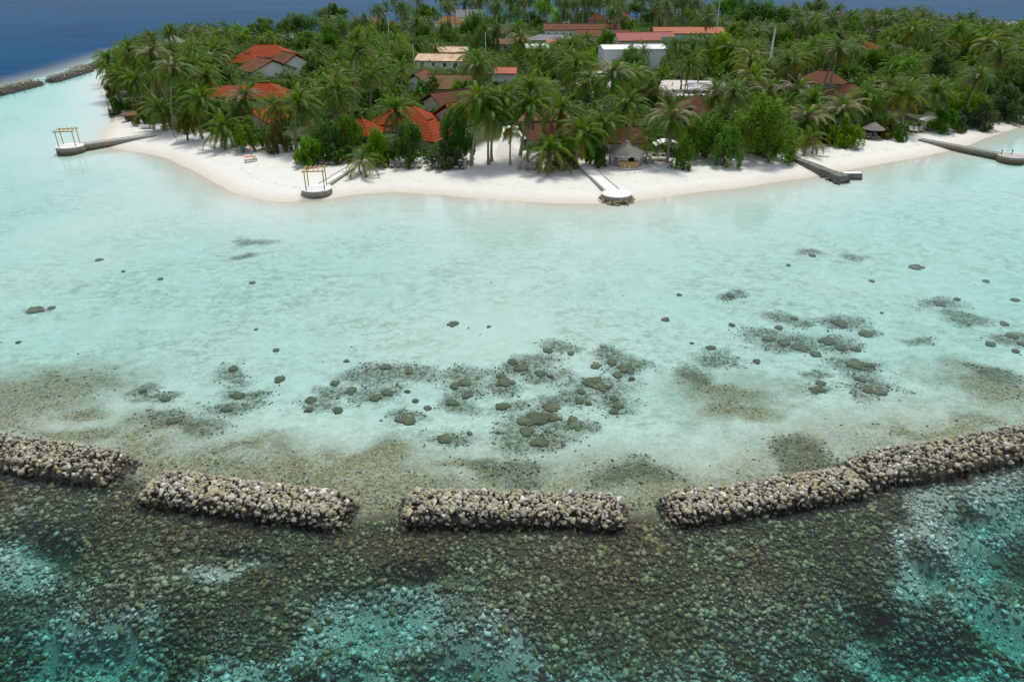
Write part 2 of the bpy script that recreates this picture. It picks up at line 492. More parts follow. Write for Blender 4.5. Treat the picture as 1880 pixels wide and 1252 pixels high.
# ---- water: one closed body with an absorbing volume; off the reef it turns opaque blue
def water_material():
    t = NT('sea_water')
    P = t.pos()
    w = t.n('VectorMath', {0: P, 1: (0.6, 1.0, 1.0)}, operation='MULTIPLY').outputs[0]
    h = t.math('ADD', t.math('MULTIPLY', t.noise(1.3, 4, 0.6, w), 0.6), t.math('MULTIPLY', t.noise(0.16, 3, 0.6, w), 2.2))
    nb = t.bump(h, 0.22, 0.16)
    fr = t.n('Fresnel', {'IOR': 1.333, 'Normal': nb}).outputs[0]
    gl = t.n('BsdfGlossy', {'Color': (1, 1, 1), 'Roughness': 0.07, 'Normal': nb}).outputs[0]
    tr = t.n('BsdfTransparent', {'Color': (1, 1, 1)}).outputs[0]
    blue = t.mix(t.remap(t.mix(0.5, t.noise(0.012, 3, 0.6, w), t.noise(0.12, 5, 0.7, t.n('VectorMath', {0: P, 1: (0.25, 1.0, 1.0)}, operation='MULTIPLY').outputs[0])), 0.38, 0.62), (0.0001, 0.040, 0.105), (0.0004, 0.064, 0.150))
    body = t.n('BsdfDiffuse', {'Color': blue}).outputs[0]
    m1 = t.n('MixShader', {0: t.attr('deepmask'), 1: tr, 2: body}).outputs[0]
    fr = t.n('Mix', {0: t.attr('deepmask'), 2: t.math('MULTIPLY', fr, 0.75), 3: t.math('MULTIPLY', t.math('POWER', fr, 2.4), 0.15)}).outputs[0]   # wave slopes tilt the facets towards the viewer
    m2 = t.n('MixShader', {0: fr, 1: m1, 2: gl}).outputs[0]
    va = t.n('VolumeAbsorption', {'Color': (0.05, 0.82, 0.79), 'Density': 0.235}).outputs[0]
    return t.done(m2, va)
M_WATER = water_material()
WX = axis([(-6000, 1500), (-1500, 300), (-500, 30), (-230, 6), (-130, 40), (230, 40), (520, 250), (1500, 1500), (6000, 1)])
WY = axis([(-3000, 700), (-160, 60), (140, 12), (520, 20), (700, 200), (2500, 1200), (8000, 1)])
wx, wy = np.meshgrid(WX, WY)
wv = np.stack([wx.ravel(), wy.ravel(), np.zeros(wx.size)], 1)
wmask = smooth(0, 17, -sdist(wx.ravel(), wy.ravel(), REEF))
mx, my = len(WX), len(WY)
jj, ii = np.meshgrid(np.arange(my - 1), np.arange(mx - 1), indexing='ij')
w0 = (jj * mx + ii).ravel()
wf = [tuple(r) for r in np.stack([w0, w0 + 1, w0 + mx + 1, w0 + mx], 1)]
nb_ = len(wv)
rim = [i for i in range(mx)] + [j * mx + mx - 1 for j in range(1, my)] + [(my - 1) * mx + i for i in range(mx - 2, -1, -1)] + [j * mx for j in range(my - 2, 0, -1)]
low = wv[rim].copy()
low[:, 2] = -20.0
wv2 = np.concatenate([wv, low])
nr = len(rim)
for k in range(nr):
    a, b = rim[k], rim[(k + 1) % nr]
    wf.append((b, a, nb_ + k, nb_ + (k + 1) % nr))
wf.append(tuple(nb_ + k for k in range(nr))[::-1])
WATER = obj('sea_water', mesh_np('sea_water', wv2, wf, [M_WATER], None, {'deepmask': np.concatenate([wmask, np.zeros(nr)])}), kind='structure')

# ------------------------------------------------------------------ stones
def hull_stone(seed, n=13, flat=0.75):
    r = np.random.default_rng(seed)
    p = r.normal(size=(n, 3))
    p /= np.linalg.norm(p, axis=1)[:, None]
    p *= (0.5 * r.uniform(0.8, 1.08, n))[:, None]
    p *= np.array([1.0, r.uniform(0.7, 0.95), r.uniform(flat - 0.15, flat + 0.1)])
    bm = bmesh.new()
    for c in p:
        bm.verts.new(c)
    res = bmesh.ops.convex_hull(bm, input=bm.verts)
    bmesh.ops.delete(bm, geom=[g for g in res['geom_unused'] if isinstance(g, bmesh.types.BMVert)], context='VERTS')
    bmesh.ops.bevel(bm, geom=bm.edges[:], offset=0.045, segments=1, affect='EDGES') if seed < 100 else None
    bmesh.ops.triangulate(bm, faces=bm.faces[:])
    bm.verts.index_update()
    v = np.array([q.co[:] for q in bm.verts])
    f = np.array([[q.index for q in fc.verts] for fc in bm.faces])
    bm.free()
    return v, f

def stone_material(name, use_attr):
    t = NT(name)
    P = t.pos()
    z = t.n('SeparateXYZ', {0: P}).outputs[2]
    rnd = t.attr('rnd') if use_attr else t.n('ObjectInfo').outputs['Random']
    ramp = t.n('ValToRGB', {0: rnd})
    e = ramp.color_ramp
    cols = [(0.0, (0.15, 0.148, 0.12)), (0.15, (0.37, 0.345, 0.24)), (0.35, (0.255, 0.255, 0.21)), (0.55, (0.42, 0.365, 0.205)), (0.72, (0.33, 0.32, 0.24)), (0.90, (0.48, 0.465, 0.37)), (1.0, (0.72, 0.71, 0.67))]
    while len(e.elements) < len(cols):
        e.elements.new(0.5)
    for el, (p_, c) in zip(e.elements, cols):
        el.position, el.color = p_, (*c, 1)
    n1, n2 = t.noise(3.0, 5, 0.7, P), t.noise(14.0, 4, 0.7, P)
    col = t.mix(t.remap(n1, 0.45, 0.75, 0, 0.45), ramp.outputs[0], (0.20, 0.18, 0.13))
    col = t.mix(t.remap(n2, 0.55, 0.75, 0, 0.4), col, (0.50, 0.47, 0.37))
    # rust-yellow lichen here and there
    ly = t.math('MULTIPLY', t.remap(t.noise(0.7, 4, 0.7, P), 0.56, 0.68), t.remap(n2, 0.42, 0.6))
    col = t.mix(t.math('MULTIPLY', ly, 0.75), col, (0.38, 0.26, 0.09))
    # wet, algae-blackened band at the waterline, and olive growth below
    wob = t.math('MULTIPLY', t.math('SUBTRACT', n1, 0.5), 0.6)
    wetf = t.remap(t.math('ADD', z, wob), 0.02, 0.44, 1, 0)
    col = t.mix(t.math('MULTIPLY', wetf, 0.88), col, (0.030, 0.027, 0.020))
    sub = t.remap(z, -0.16, 0.0, 1, 0)
    r3 = t.math('POWER', rnd, 2.2)
    subc = t.mix(r3, (0.046, 0.034, 0.011), (0.30, 0.22, 0.085))
    subg = t.mix(r3, (0.050, 0.066, 0.026), (0.38, 0.41, 0.23))
    subc = t.mix(t.remap(t.noise(0.22, 4, 0.6, P), 0.40, 0.60), subc, subg)
    if use_attr:
        subc = t.mix(t.attr('pale'), subc, t.mix(r3, (0.26, 0.27, 0.21), (0.85, 0.85, 0.80)))
    subc = t.mix(t.remap(n2, 0.45, 0.7, 0, 0.5), subc, (0.05, 0.048, 0.024))
    col = t.mix(sub, col, subc)
    return t.done(t.princ(col, t.remap(wetf, 0, 1, 0.88, 0.5), 0.3, t.bump(n2, 0.5, 0.06)))
M_STONE = stone_material('breakwater_stone', False)
M_STONE_A = stone_material('rubble_stone', True)
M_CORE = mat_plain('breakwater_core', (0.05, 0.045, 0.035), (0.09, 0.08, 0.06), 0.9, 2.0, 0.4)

STONES = [hull_stone(s, 12) for s in range(14)]
STONE_ME = [mesh_np('stone', v, f, [M_STONE]) for v, f in STONES]
CHIPS = [hull_stone(200 + s, 10) for s in range(14)]

def rot_mats(n, r, tilt=3.14):
    a, b, c = r.uniform(-tilt, tilt, n), r.uniform(-tilt, tilt, n), r.uniform(-math.pi, math.pi, n)
    ca, sa, cb, sb, cc, sc = np.cos(a), np.sin(a), np.cos(b), np.sin(b), np.cos(c), np.sin(c)
    o, l = np.zeros(n), np.ones(n)
    Rx = np.stack([l, o, o, o, ca, -sa, o, sa, ca], 1).reshape(n, 3, 3)
    Ry = np.stack([cb, o, sb, o, l, o, -sb, o, cb], 1).reshape(n, 3, 3)
    Rz = np.stack([cc, -sc, o, sc, cc, o, o, o, l], 1).reshape(n, 3, 3)
    return Rz @ Ry @ Rx

def joined_stones(name, pts, sizes, mat, parent, r, tilt=0.6, lib=CHIPS, flatz=1.0, pale=None):
    """many small stones in one mesh"""
    VV, FF, AA, PP, base = [], [], [], [], 0
    pale = np.zeros(len(pts)) if pale is None else pale
    which = r.integers(0, len(lib), len(pts))
    rnd = r.uniform(0, 1, len(pts))
    for k in range(len(lib)):
        s = np.where(which == k)[0]
        if not len(s):
            continue
        v, f = lib[k]
        m = rot_mats(len(s), r, tilt)
        w = np.einsum('nij,vj->nvi', m, v) * sizes[s][:, None, None]
        w[:, :, 2] *= flatz
        w += pts[s][:, None, :]
        VV.append(w.reshape(-1, 3))
        FF.append((f[None] + (np.arange(len(s)) * len(v))[:, None, None]).reshape(-1, 3) + base)
        AA.append(np.repeat(rnd[s], len(v)))
        PP.append(np.repeat(pale[s], len(v)))
        base += len(s) * len(v)
    me = mesh_np(name, np.concatenate(VV), np.concatenate(FF), [mat], None, {'rnd': np.concatenate(AA), 'pale': np.concatenate(PP)})
    return obj(name, me, parent, kind='stuff')

def breakwater(px_line, half_w, crest, label, n_big, seed, big=(0.38, 0.80), z0=-0.7, parts=True, fill=1500):
    r = np.random.default_rng(seed)
    line = np.array([G(x, y)[:2] for x, y in px_line])
    seg = np.linalg.norm(np.diff(line, axis=0), axis=1)
    cum = np.concatenate([[0], np.cumsum(seg)])
    L = cum[-1]
    def at_(s):
        x, y = np.interp(s, cum, line[:, 0]), np.interp(s, cum, line[:, 1]) + 0.45 * (vnoise(s, np.full_like(np.asarray(s, float), seed * 5.0), 3.5, seed + 3) - 0.5)
        e = 0.4
        dx = np.interp(np.clip(s + e, 0, L), cum, line[:, 0]) - np.interp(np.clip(s - e, 0, L), cum, line[:, 0])
        dy = np.interp(np.clip(s + e, 0, L), cum, line[:, 1]) - np.interp(np.clip(s - e, 0, L), cum, line[:, 1])
        n = np.hypot(dx, dy)
        return x, y, -dy / n, dx / n
    def height(s, w):
        """mound height over the waterline; w in -1..1 across"""
        endf = np.clip(np.minimum(s, L - s) / (half_w * 0.85), 0, 1)
        prof = smooth(1.04, 0.58, np.abs(w))
        e = np.sin(np.clip(endf, 0, 1) * math.pi / 2)
        ns = vnoise(s, np.full_like(s, seed * 9.0), 2.6, seed)
        return z0 + (crest * (0.86 + 0.24 * ns) - z0) * prof * e
    cx, cy, _, _ = at_(np.array([L / 2]))
    root = thing('breakwater', label, 'breakwater', (cx[0], cy[0], 0), 0, 'rubble breakwaters across the reef')
    ox, oy = cx[0], cy[0]
    # dark core under the stones
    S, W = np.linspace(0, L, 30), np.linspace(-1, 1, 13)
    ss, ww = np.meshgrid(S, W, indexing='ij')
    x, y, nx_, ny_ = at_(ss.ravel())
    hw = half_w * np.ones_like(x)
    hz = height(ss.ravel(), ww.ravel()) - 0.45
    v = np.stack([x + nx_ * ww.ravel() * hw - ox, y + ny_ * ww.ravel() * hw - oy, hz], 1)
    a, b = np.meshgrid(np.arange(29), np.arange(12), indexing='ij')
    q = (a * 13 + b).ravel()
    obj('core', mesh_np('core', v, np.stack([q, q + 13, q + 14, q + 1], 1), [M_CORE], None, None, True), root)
    def sample(n, dmin_k, sizes, tries=40):
        pts, cell = [], {}
        out_s = []
        for sz in sizes:
            for _ in range(tries):
                s, w = r.uniform(0, L), r.uniform(-1.02, 1.02)
                X, Y, NX, NY = at_(np.array([s]))
                p = (float(X[0] + NX[0] * w * half_w), float(Y[0] + NY[0] * w * half_w))
                h = float(height(np.array([s]), np.array([w]))[0])
                p3 = np.array((p[0], p[1], h))
                ci, cj = int(p[0] // 1.0), int(p[1] // 1.0)
                ok = True
                for di in (-1, 0, 1):
                    for dj in (-1, 0, 1):
                        for (o3, os_) in cell.get((ci + di, cj + dj), ()):
                            if np.sum((o3 - p3) ** 2) < (dmin_k * (os_ + sz) / 2) ** 2:
                                ok = False
                                break
                        if not ok: break
                    if not ok: break
                if ok:
                    cell.setdefault((ci, cj), []).append((p3, sz))
                    pts.append(p3)
                    out_s.append(sz)
                    break
        return np.array(pts), np.array(out_s)
    sizes = np.sort(r.uniform(0, 1, n_big) ** 1.5 * (big[1] - big[0]) + big[0])[::-1]
    pts, sz = sample(n_big, 0.66, sizes)
    if parts:
        # the 300 nearest the frame as stones of their own
        du = np.array([max(0, -project(p)[0], project(p)[0] - 1880) for p in pts])
        far_ = np.argsort(du, kind='stable')[300:]
        if len(far_):
            q = pts[far_].copy(); q[:, :2] -= (ox, oy)
            joined_stones('outer_boulders', q, sz[far_] * 1.1, M_STONE_A, root, r)
            pts, sz = np.delete(pts, far_, 0), np.delete(sz, far_)
        for p, s in zip(pts, sz):
            o = obj('stone', STONE_ME[r.integers(0, len(STONE_ME))], root, (p[0] - ox, p[1] - oy, p[2] + r.uniform(-0.05, 0.03) - 0.10 * s),
                    (r.uniform(-0.3, 0.3), r.uniform(-0.3, 0.3), r.uniform(-3, 3)), (s * 1.15, s * r.uniform(0.95, 1.2), s * r.uniform(0.75, 1.0)))
    else:
        q = pts.copy(); q[:, :2] -= (ox, oy)
        joined_stones('boulders', q, sz * 1.15, M_STONE_A, root, r)
    # small stones between them
    s, w = r.uniform(0, L, fill), np.clip(r.uniform(-1.3, 1.3, fill), -1.1, 1.1) * r.uniform(0.85, 1.0, fill)
    X, Y, NX, NY = at_(s)
    p = np.stack([X + NX * w * half_w - ox, Y + NY * w * half_w - oy, height(s, np.clip(w, -1, 1)) - 0.03], 1)
    joined_stones('small_stones', p, r.uniform(0.22, 0.50, fill), M_STONE_A, root, r, 3.1)
    return root

breakwater([(-330, 776), (-150, 805), (0, 832), (120, 850), (232, 868)], 2.0, 0.82, 'grey rubble breakwater at the left edge of the photo, nearest to camera', 330, 1, fill=1900)
breakwater([(262, 896), (440, 922), (648, 946)], 1.75, 0.82, 'tan and grey rubble breakwater between the left-edge one and the straight middle one', 300, 2)
breakwater([(728, 936), (940, 935), (1157, 940)], 1.65, 0.82, 'straight level rubble breakwater in the middle of the row', 290, 3)
breakwater([(1212, 940), (1340, 925), (1450, 906), (1545, 888), (1590, 880)], 1.6, 0.72, 'low yellowish tumbled rubble breakwater right of the straight middle one', 250, 4, big=(0.36, 0.70))
breakwater([(1548, 876), (1720, 845), (1880, 818), (2060, 788), (2260, 758)], 1.9, 0.86, 'pale-topped rubble breakwater running off the right edge of the photo', 330, 5, fill=2300)
breakwater([(-200, 208), (-60, 182), (0, 170), (76, 152)], 2.4, 1.2, 'far dark breakwater at the left edge by the deep blue sea', 260, 6, parts=False, fill=500)
breakwater([(90, 150), (125, 140), (164, 129)], 2.4, 1.2, 'middle of the three far dark breakwaters beside the deep blue sea', 200, 7, parts=False, fill=400)
breakwater([(133, 133), (165, 125), (197, 116)], 2.2, 1.2, 'far dark breakwater whose end touches the palms on the left shore', 190, 8, parts=False, fill=400)

# ---- coral rubble covering the reef flat: the 300 largest in view as stones of their own, the rest joined
rr = np.random.default_rng(77)
N = 78000
ry_ = rr.uniform(17, 46, N)
rx_ = rr.uniform(-1, 1, N) * (25 + ry_ * 0.78)
fr_ = np.interp(rx_, BAR_X, BAR_Y) - ry_
rz_, ra_ = terrain(rx_, ry_, True)
pl_ = ra_['pits'] + 0.9 * (fbm(rx_, ry_, 1.8, 4) - 0.5)
keep = (fr_ > 0.3) & (rr.uniform(0, 1, N) > 0.55 * smooth(0.5, 0.9, pl_))
pl_ = np.maximum(smooth(0.15, 0.65, pl_), 0.5 * smooth(4, 13, fr_) * smooth(0.35, 0.6, fbm(rx_, ry_, 3.0, 15)))[keep]
p_ = np.stack([rx_, ry_, rz_ + 0.02], 1)[keep]
s_ = 0.225 + 0.46 * rr.uniform(0, 1, len(p_)) ** 2.8
s_ *= 0.85 + 0.4 * fbm(p_[:, 0], p_[:, 1], 5, 31)
U = np.array([project(p) for p in p_])
inv = (U[:, 0] > 0) & (U[:, 0] < 1880) & (U[:, 1] < 1252)
app = np.where(inv, s_ / U[:, 2], 0)
order = np.argsort(-app)
top = order[:300]
rest = np.setdiff1d(np.arange(len(p_)), top)
for k in top:
    obj('stone', STONE_ME[k % len(STONE_ME)], REEF_FLAT, p_[k], (rr.uniform(-.5, .5), rr.uniform(-.5, .5), rr.uniform(-3, 3)), (s_[k] * 1.1, s_[k] * rr.uniform(.9, 1.1), s_[k] * rr.uniform(.6, .9)))
joined_stones('reef_rubble', p_[rest], s_[rest], M_STONE_A, REEF_FLAT, rr, 0.6, flatz=0.85, pale=pl_[rest])
# thin scatter of rubble on the lagoon side: turf beds, gaps between the breakwaters, coral patches
N = 60000
ry_ = rr.uniform(36, 75, N)
rx_ = rr.uniform(-1, 1, N) * (13 + ry_ * 0.80)
rz_, ra_ = terrain(rx_, ry_, True)
fr_ = np.interp(rx_, BAR_X, BAR_Y) - ry_
dens = 0.20 * smooth(0.3, 0.9, ra_['turf']) + 1.0 * smooth(0.14, 0.6, ra_['coral']) * smooth(0.42, 0.56, fbm(rx_, ry_, 1.3, 8)) + 0.95 * smooth(-2.6, -0.3, fr_) + 0.9 * (blob_px(rx_, ry_, 1490, 845, 55, 26) > 0.4) + 0.003
keep = (fr_ < 0.4) & (rr.uniform(0, 1, N) < dens)
p_ = np.stack([rx_, ry_, rz_ + 0.0], 1)[keep]
joined_stones('lagoon_rubble', p_, (0.10 + 0.26 * rr.uniform(0, 1, len(p_)) ** 2.2), M_STONE_A, LAGOON_FLOOR, rr, 0.6, flatz=0.8)

# ------------------------------------------------------------------ coral heads standing on the lagoon floor
def coral_mesh(seed):
    r = np.random.default_rng(seed)
    mb = MB()
    n = 16
    ph = r.uniform(0, 6.28, 4)
    lob = r.integers(3, 6)
    def wob(t, i):
        return 1 + 0.12 * math.sin(lob * t + ph[0]) + 0.08 * math.sin((lob + 3) * t + ph[1] + i) + r.uniform(-0.05, 0.05)
    mb.lathe([(0.40, -0.12), (0.47, 0.05), (0.52, 0.15), (0.47, 0.22), (0.44, 0.225), (0.36, 0.30), (0.33, 0.29), (0.20, 0.34), (0.05, 0.33)], n, 1, r.uniform(0.7, 0.95), 0, wob)
    for _ in range(r.integers(2, 6)):
        a, d, s = r.uniform(0, 6.28), r.uniform(0.28, 0.5), r.uniform(0.12, 0.26)
        b = len(mb.v)
        mb.lathe([(s * .8, -0.1), (s, 0.06), (s * .95, 0.14), (s * .6, 0.22), (s * .1, 0.23)], 9, 1, 0.85, 0, lambda t, i: 1 + r.uniform(-.12, .12))
        for q in range(b, len(mb.v)):
            x, y, z = mb.v[q]
            mb.v[q] = (x + d * math.cos(a), y + d * math.sin(a), z)
    return mb.mesh('coral_head', M_CORAL)
def coral_material():
    t = NT('coral')
    P = t.pos()
    n1, n2 = t.noise(1.5, 5, 0.7, P), t.noise(8, 4, 0.7, P)
    nrm = t.n('SeparateXYZ', {0: t.n('NewGeometry').outputs['Normal']}).outputs[2]
    r = t.n('ObjectInfo').outputs['Random']
    topc = t.mix(r, (0.15, 0.15, 0.08), (0.24, 0.215, 0.12))
    col = t.mix(t.remap(n1, 0.35, 0.65), topc, (0.09, 0.09, 0.045))
    col = t.mix(t.remap(n2, 0.55, 0.75, 0, 0.6), col, (0.05, 0.055, 0.03))
    return t.done(t.princ(col, 0.9, 0.15, t.bump(n2, 0.7, 0.1)))
M_CORAL = coral_material()
CORALS = [coral_mesh(s) for s in range(7)]
C_LEFT = [(513, 695, 27), (428, 675, 25), (507, 641, 14), (470, 603, 9), (64, 568, 34), (94, 564, 16), (33, 627, 12), (226, 497, 10), (463, 518, 14), (181, 476, 15), (295, 511, 12), (436, 725, 30), (416, 749, 26), (315, 771, 25), (262, 716, 16), (302, 731, 22)]
C_MID = [(833, 593, 25), (708, 672, 27), (752, 679, 20), (645, 715, 27), (689, 729, 27), (711, 719, 28), (748, 717, 13), (763, 734, 15), (785, 747, 18), (852, 700, 28), (835, 707, 25), (858, 723, 30), (830, 737, 28), (926, 700, 36), (922, 690, 24),
         (942, 662, 24), (957, 673, 30), (993, 684, 24), (1011, 689, 16), (1048, 647, 18), (1006, 642, 24), (1093, 670, 24), (1124, 663, 28), (1150, 675, 36), (1160, 694, 16), (1087, 699, 42), (1103, 707, 34), (1066, 717, 20), (1134, 687, 22), (1065, 734, 22),
         (1080, 739, 16), (1009, 746, 36), (1134, 744, 24), (1127, 754, 22), (1127, 729, 20), (922, 744, 32), (989, 766, 56), (966, 772, 40), (1013, 764, 36), (1051, 769, 24), (1056, 779, 32), (748, 771, 36), (731, 769, 20), (971, 742, 9), (914, 792, 13), (862, 793, 14),
         (968, 790, 36), (815, 804, 34), (614, 702, 22), (570, 732, 25), (567, 751, 18), (620, 752, 26), (897, 598, 10), (636, 661, 12), (990, 810, 40)]
C_RIGHT = [(1681, 489, 30), (1306, 637, 20), (1390, 662, 20), (1573, 668, 42), (1596, 669, 22), (1581, 695, 25), (1507, 702, 22), (1502, 714, 30), (1589, 611, 30), (1544, 593, 36), (1520, 625, 34), (1543, 636, 30), (1571, 640, 22), (1410, 620, 28), (1440, 628, 30), (1470, 636, 34), (1497, 648, 26), (1594, 714, 30), (1618, 720, 26),
           (1863, 549, 18), (1844, 593, 22), (1818, 630, 24), (1876, 630, 18), (1865, 643, 20), (1858, 615, 26), (1727, 556, 26), (1757, 548, 14), (1341, 541, 18), (1492, 468, 16), (1601, 515, 12), (1811, 515, 14), (1343, 595, 15), (1430, 600, 18), (1459, 583, 18), (1222, 585, 20), (1247, 540, 12), (1619, 573, 9), (1448, 486, 12), (1270, 628, 9)]
C_FRONT = [(1825, 1028, 34), (1850, 1075, 30), (1750, 1080, 26), (825, 1072, 34), (540, 1085, 22)]
def put_corals(lst, where, seed):
    r = random.Random(seed)
    for i, (px, py, w) in enumerate(sorted(lst)):
        zz = -0.8
        for _ in range(8):
            p = G(px, py, zz)
            zz = float(terrain(p[:1], p[1:2])[0]) + 0.15
        wm = w * project(p)[2] / FPX
        s = wm / 1.15
        s *= 0.92
        hz = min(1.0, max(0.5, 0.6 / max(s, 0.5))) * s
        hz = min(hz, (-zz - 0.05) / 0.36) if zz < -0.2 else hz * 0.5
        o = obj('coral_head', r.choice(CORALS), None, (p[0], p[1], zz - 0.15), (0, 0, r.uniform(0, 6.28)), (s, s, hz))
        size = 'small' if wm < 0.8 else ('large' if wm > 1.7 else 'medium')
        tag(o, f'{size} coral head, {ordinal(i)} from left {where}', 'coral', 'coral heads in the lagoon')
put_corals(C_LEFT, 'in the lagoon\'s left third', 1)
put_corals(C_MID, 'in the central coral cluster', 2)
put_corals(C_RIGHT, 'in the lagoon\'s right third', 3)
put_corals(C_FRONT, 'seaward of the breakwaters', 4)

# ------------------------------------------------------------------ materials of the island
M_PIERTOP = mat_plain('pier_concrete', (0.80, 0.785, 0.75), (0.70, 0.685, 0.64), 0.85, 1.2, 0.2)
M_PIERSIDE = None
def pier_side():
    t = NT('pier_stone')
    P = t.pos()
    z = t.n('SeparateXYZ', {0: P}).outputs[2]
    vor = t.n('TexVoronoi', {'Vector': P, 'Scale': 2.6}, feature='DISTANCE_TO_EDGE').outputs[0]
    nz = t.noise(2.0, 5, 0.7, P)
    col = t.mix(t.remap(nz, 0.35, 0.65), (0.40, 0.37, 0.31), (0.26, 0.24, 0.19))
    col = t.mix(t.remap(vor, 0.0, 0.08, 0.7, 0), col, (0.12, 0.11, 0.08))
    wet = t.remap(t.math('ADD', z, t.math('MULTIPLY', t.math('SUBTRACT', nz, 0.5), 0.5)), 0.25, 0.55, 1, 0)
    col = t.mix(t.math('MULTIPLY', wet, 0.85), col, (0.13, 0.11, 0.05))
    return t.done(t.princ(col, 0.9, 0.2, t.bump(t.math('ADD', t.remap(vor, 0, 0.1), nz), 0.6, 0.08)))
M_PIERSIDE = pier_side()
M_WOOD_Y = mat_plain('golden_timber', (0.50, 0.35, 0.13), (0.38, 0.25, 0.09), 0.7, 6, 0.2)
M_WOOD_D = mat_plain('dark_timber', (0.13, 0.08, 0.045), (0.08, 0.05, 0.03), 0.7, 6, 0.2)
M_WOOD_G = mat_plain('weathered_timber', (0.30, 0.27, 0.23), (0.20, 0.18, 0.15), 0.8, 6, 0.2)
M_BAMBOO = mat_plain('bamboo_front', (0.46, 0.30, 0.14), (0.36, 0.22, 0.09), 0.6, 12, 0.3, stretch=(8, 8, 0.4))
M_CUSHION = mat_plain('cushion_cream', (0.72, 0.68, 0.60), (0.64, 0.60, 0.52), 0.9, 3, 0.1)
M_CUSHION_D = mat_plain('cushion_dark', (0.06, 0.055, 0.06), (0.10, 0.08, 0.08), 0.9, 3, 0.1)
M_LOUNGE = mat_plain('lounger_slats', (0.46, 0.42, 0.36), (0.38, 0.34, 0.28), 0.8, 8, 0.2, rnd=0.2)
M_WHITE = mat_plain('white_plaster', (0.84, 0.82, 0.77), (0.76, 0.74, 0.69), 0.85, 0.6, 0.05)
M_CREAM = mat_plain('cream_plaster', (0.62, 0.57, 0.48), (0.54, 0.49, 0.41), 0.85, 0.6, 0.05)
M_GREYW = mat_plain('blue_grey_cladding', (0.76, 0.78, 0.80), (0.70, 0.72, 0.75), 0.5, 0.5, 0.05)
M_METALW = mat_plain('white_sheet_metal', (0.78, 0.79, 0.80), (0.70, 0.71, 0.72), 0.45, 0.5, 0.05, 0.5)
M_POLE = mat_plain('galvanised_pole', (0.55, 0.56, 0.56), (0.48, 0.49, 0.50), 0.5, 2, 0.05, 0.5)
M_DARK = mat_plain('dark_opening', (0.02, 0.022, 0.024), (0.035, 0.036, 0.038), 0.35, 1, 0.02, 0.5)
M_TEAL = mat_plain('teal_netting', (0.10, 0.30, 0.26), (0.16, 0.38, 0.33), 0.7, 0.8, 0.1)
M_TRUNK = mat_plain('palm_bark', (0.34, 0.30, 0.25), (0.22, 0.19, 0.15), 0.9, 3, 0.5, stretch=(1, 1, 3), rnd=0.15)
M_BARK = mat_plain('tree_bark', (0.16, 0.12, 0.085), (0.09, 0.07, 0.05), 0.9, 4, 0.5)
M_NUT = mat_plain('coconut_husk', (0.30, 0.22, 0.05), (0.20, 0.20, 0.05), 0.6, 5, 0.1)
M_CANVAS = mat_plain('white_canvas', (0.80, 0.78, 0.74), (0.74, 0.72, 0.68), 0.9, 1, 0.1)
M_TARP = mat_plain('black_cover', (0.03, 0.03, 0.032), (0.05, 0.05, 0.05), 0.6, 2, 0.2)

def roof_material(name, c1, c2, course=0.42, dirt=(0.10, 0.06, 0.04), dirt_amt=0.45, rib=True, rough=0.75):
    t = NT(name)
    uv = t.n('UVMap', uv_map='roof').outputs[0]
    sx = t.n('SeparateXYZ', {0: uv})
    P = t.pos()
    n1, n2 = t.noise(0.5, 5, 0.65, P), t.noise(3.5, 4, 0.7, P)
    col = t.mix(t.remap(n1, 0.35, 0.65), c1, c2)
    col = t.mix(t.math('MULTIPLY', t.remap(t.noise(0.25, 5, 0.75, P), 0.50, 0.70), dirt_amt), col, dirt)
    col = t.mix(t.remap(n2, 0.5, 0.8, 0, 0.3), col, dirt)
    fr = t.math('FRACT', t.math('DIVIDE', sx.outputs[1], course))
    frx = t.math('FRACT', t.math('DIVIDE', sx.outputs[0], 0.30))
    if rib:
        groove = t.remap(fr, 0.12, 0.32, 1, 0)
        col = t.mix(t.math('MULTIPLY', groove, 0.65), col, tuple(c * 0.25 for c in c2))
    h = t.math('ADD', t.math('MULTIPLY', fr, 0.8 if rib else 0.0), t.math('MULTIPLY', t.math('ABSOLUTE', t.math('SUBTRACT', frx, 0.5)), 0.6))
    h = t.math('ADD', h, t.math('MULTIPLY', n2, 0.3))
    return t.done(t.princ(col, rough, 0.12, t.bump(h, 0.6, 0.12)))
R_ORANGE = roof_material('orange_tiles', (0.34, 0.058, 0.007), (0.27, 0.044, 0.006), 0.7)
R_BROWN = roof_material('brown_tiles', (0.21, 0.085, 0.038), (0.155, 0.065, 0.03), 0.42)
R_DKBROWN = roof_material('dark_brown_shingle', (0.16, 0.055, 0.03), (0.12, 0.045, 0.026), 0.35)
R_TAN = roof_material('tan_brown_tiles', (0.27, 0.155, 0.08), (0.20, 0.12, 0.062), 0.4)
R_TIN = roof_material('rusty_tin', (0.62, 0.46, 0.30), (0.52, 0.34, 0.20), 0.8, (0.35, 0.14, 0.06), 0.6, False, 0.5)
R_RED = roof_material('red_sheet', (0.30, 0.060, 0.036), (0.26, 0.052, 0.032), 0.9, (0.25, 0.1, 0.07), 0.3, False, 0.5)
R_CORAL = roof_material('coral_orange_sheet', (0.40, 0.105, 0.032), (0.34, 0.09, 0.028), 0.9, (0.28, 0.11, 0.06), 0.3, False, 0.5)
R_GREY = roof_material('grey_sheet', (0.16, 0.16, 0.165), (0.20, 0.20, 0.205), 0.9, (0.09, 0.09, 0.09), 0.4, False, 0.6)
R_THATCH = roof_material('grey_thatch', (0.20, 0.18, 0.155), (0.28, 0.26, 0.235), 0.5, (0.09, 0.08, 0.07), 0.5, False, 0.95)
R_THATCH_B = roof_material('brown_thatch', (0.30, 0.15, 0.065), (0.22, 0.115, 0.055), 0.5, (0.12, 0.07, 0.04), 0.4, False, 0.95)
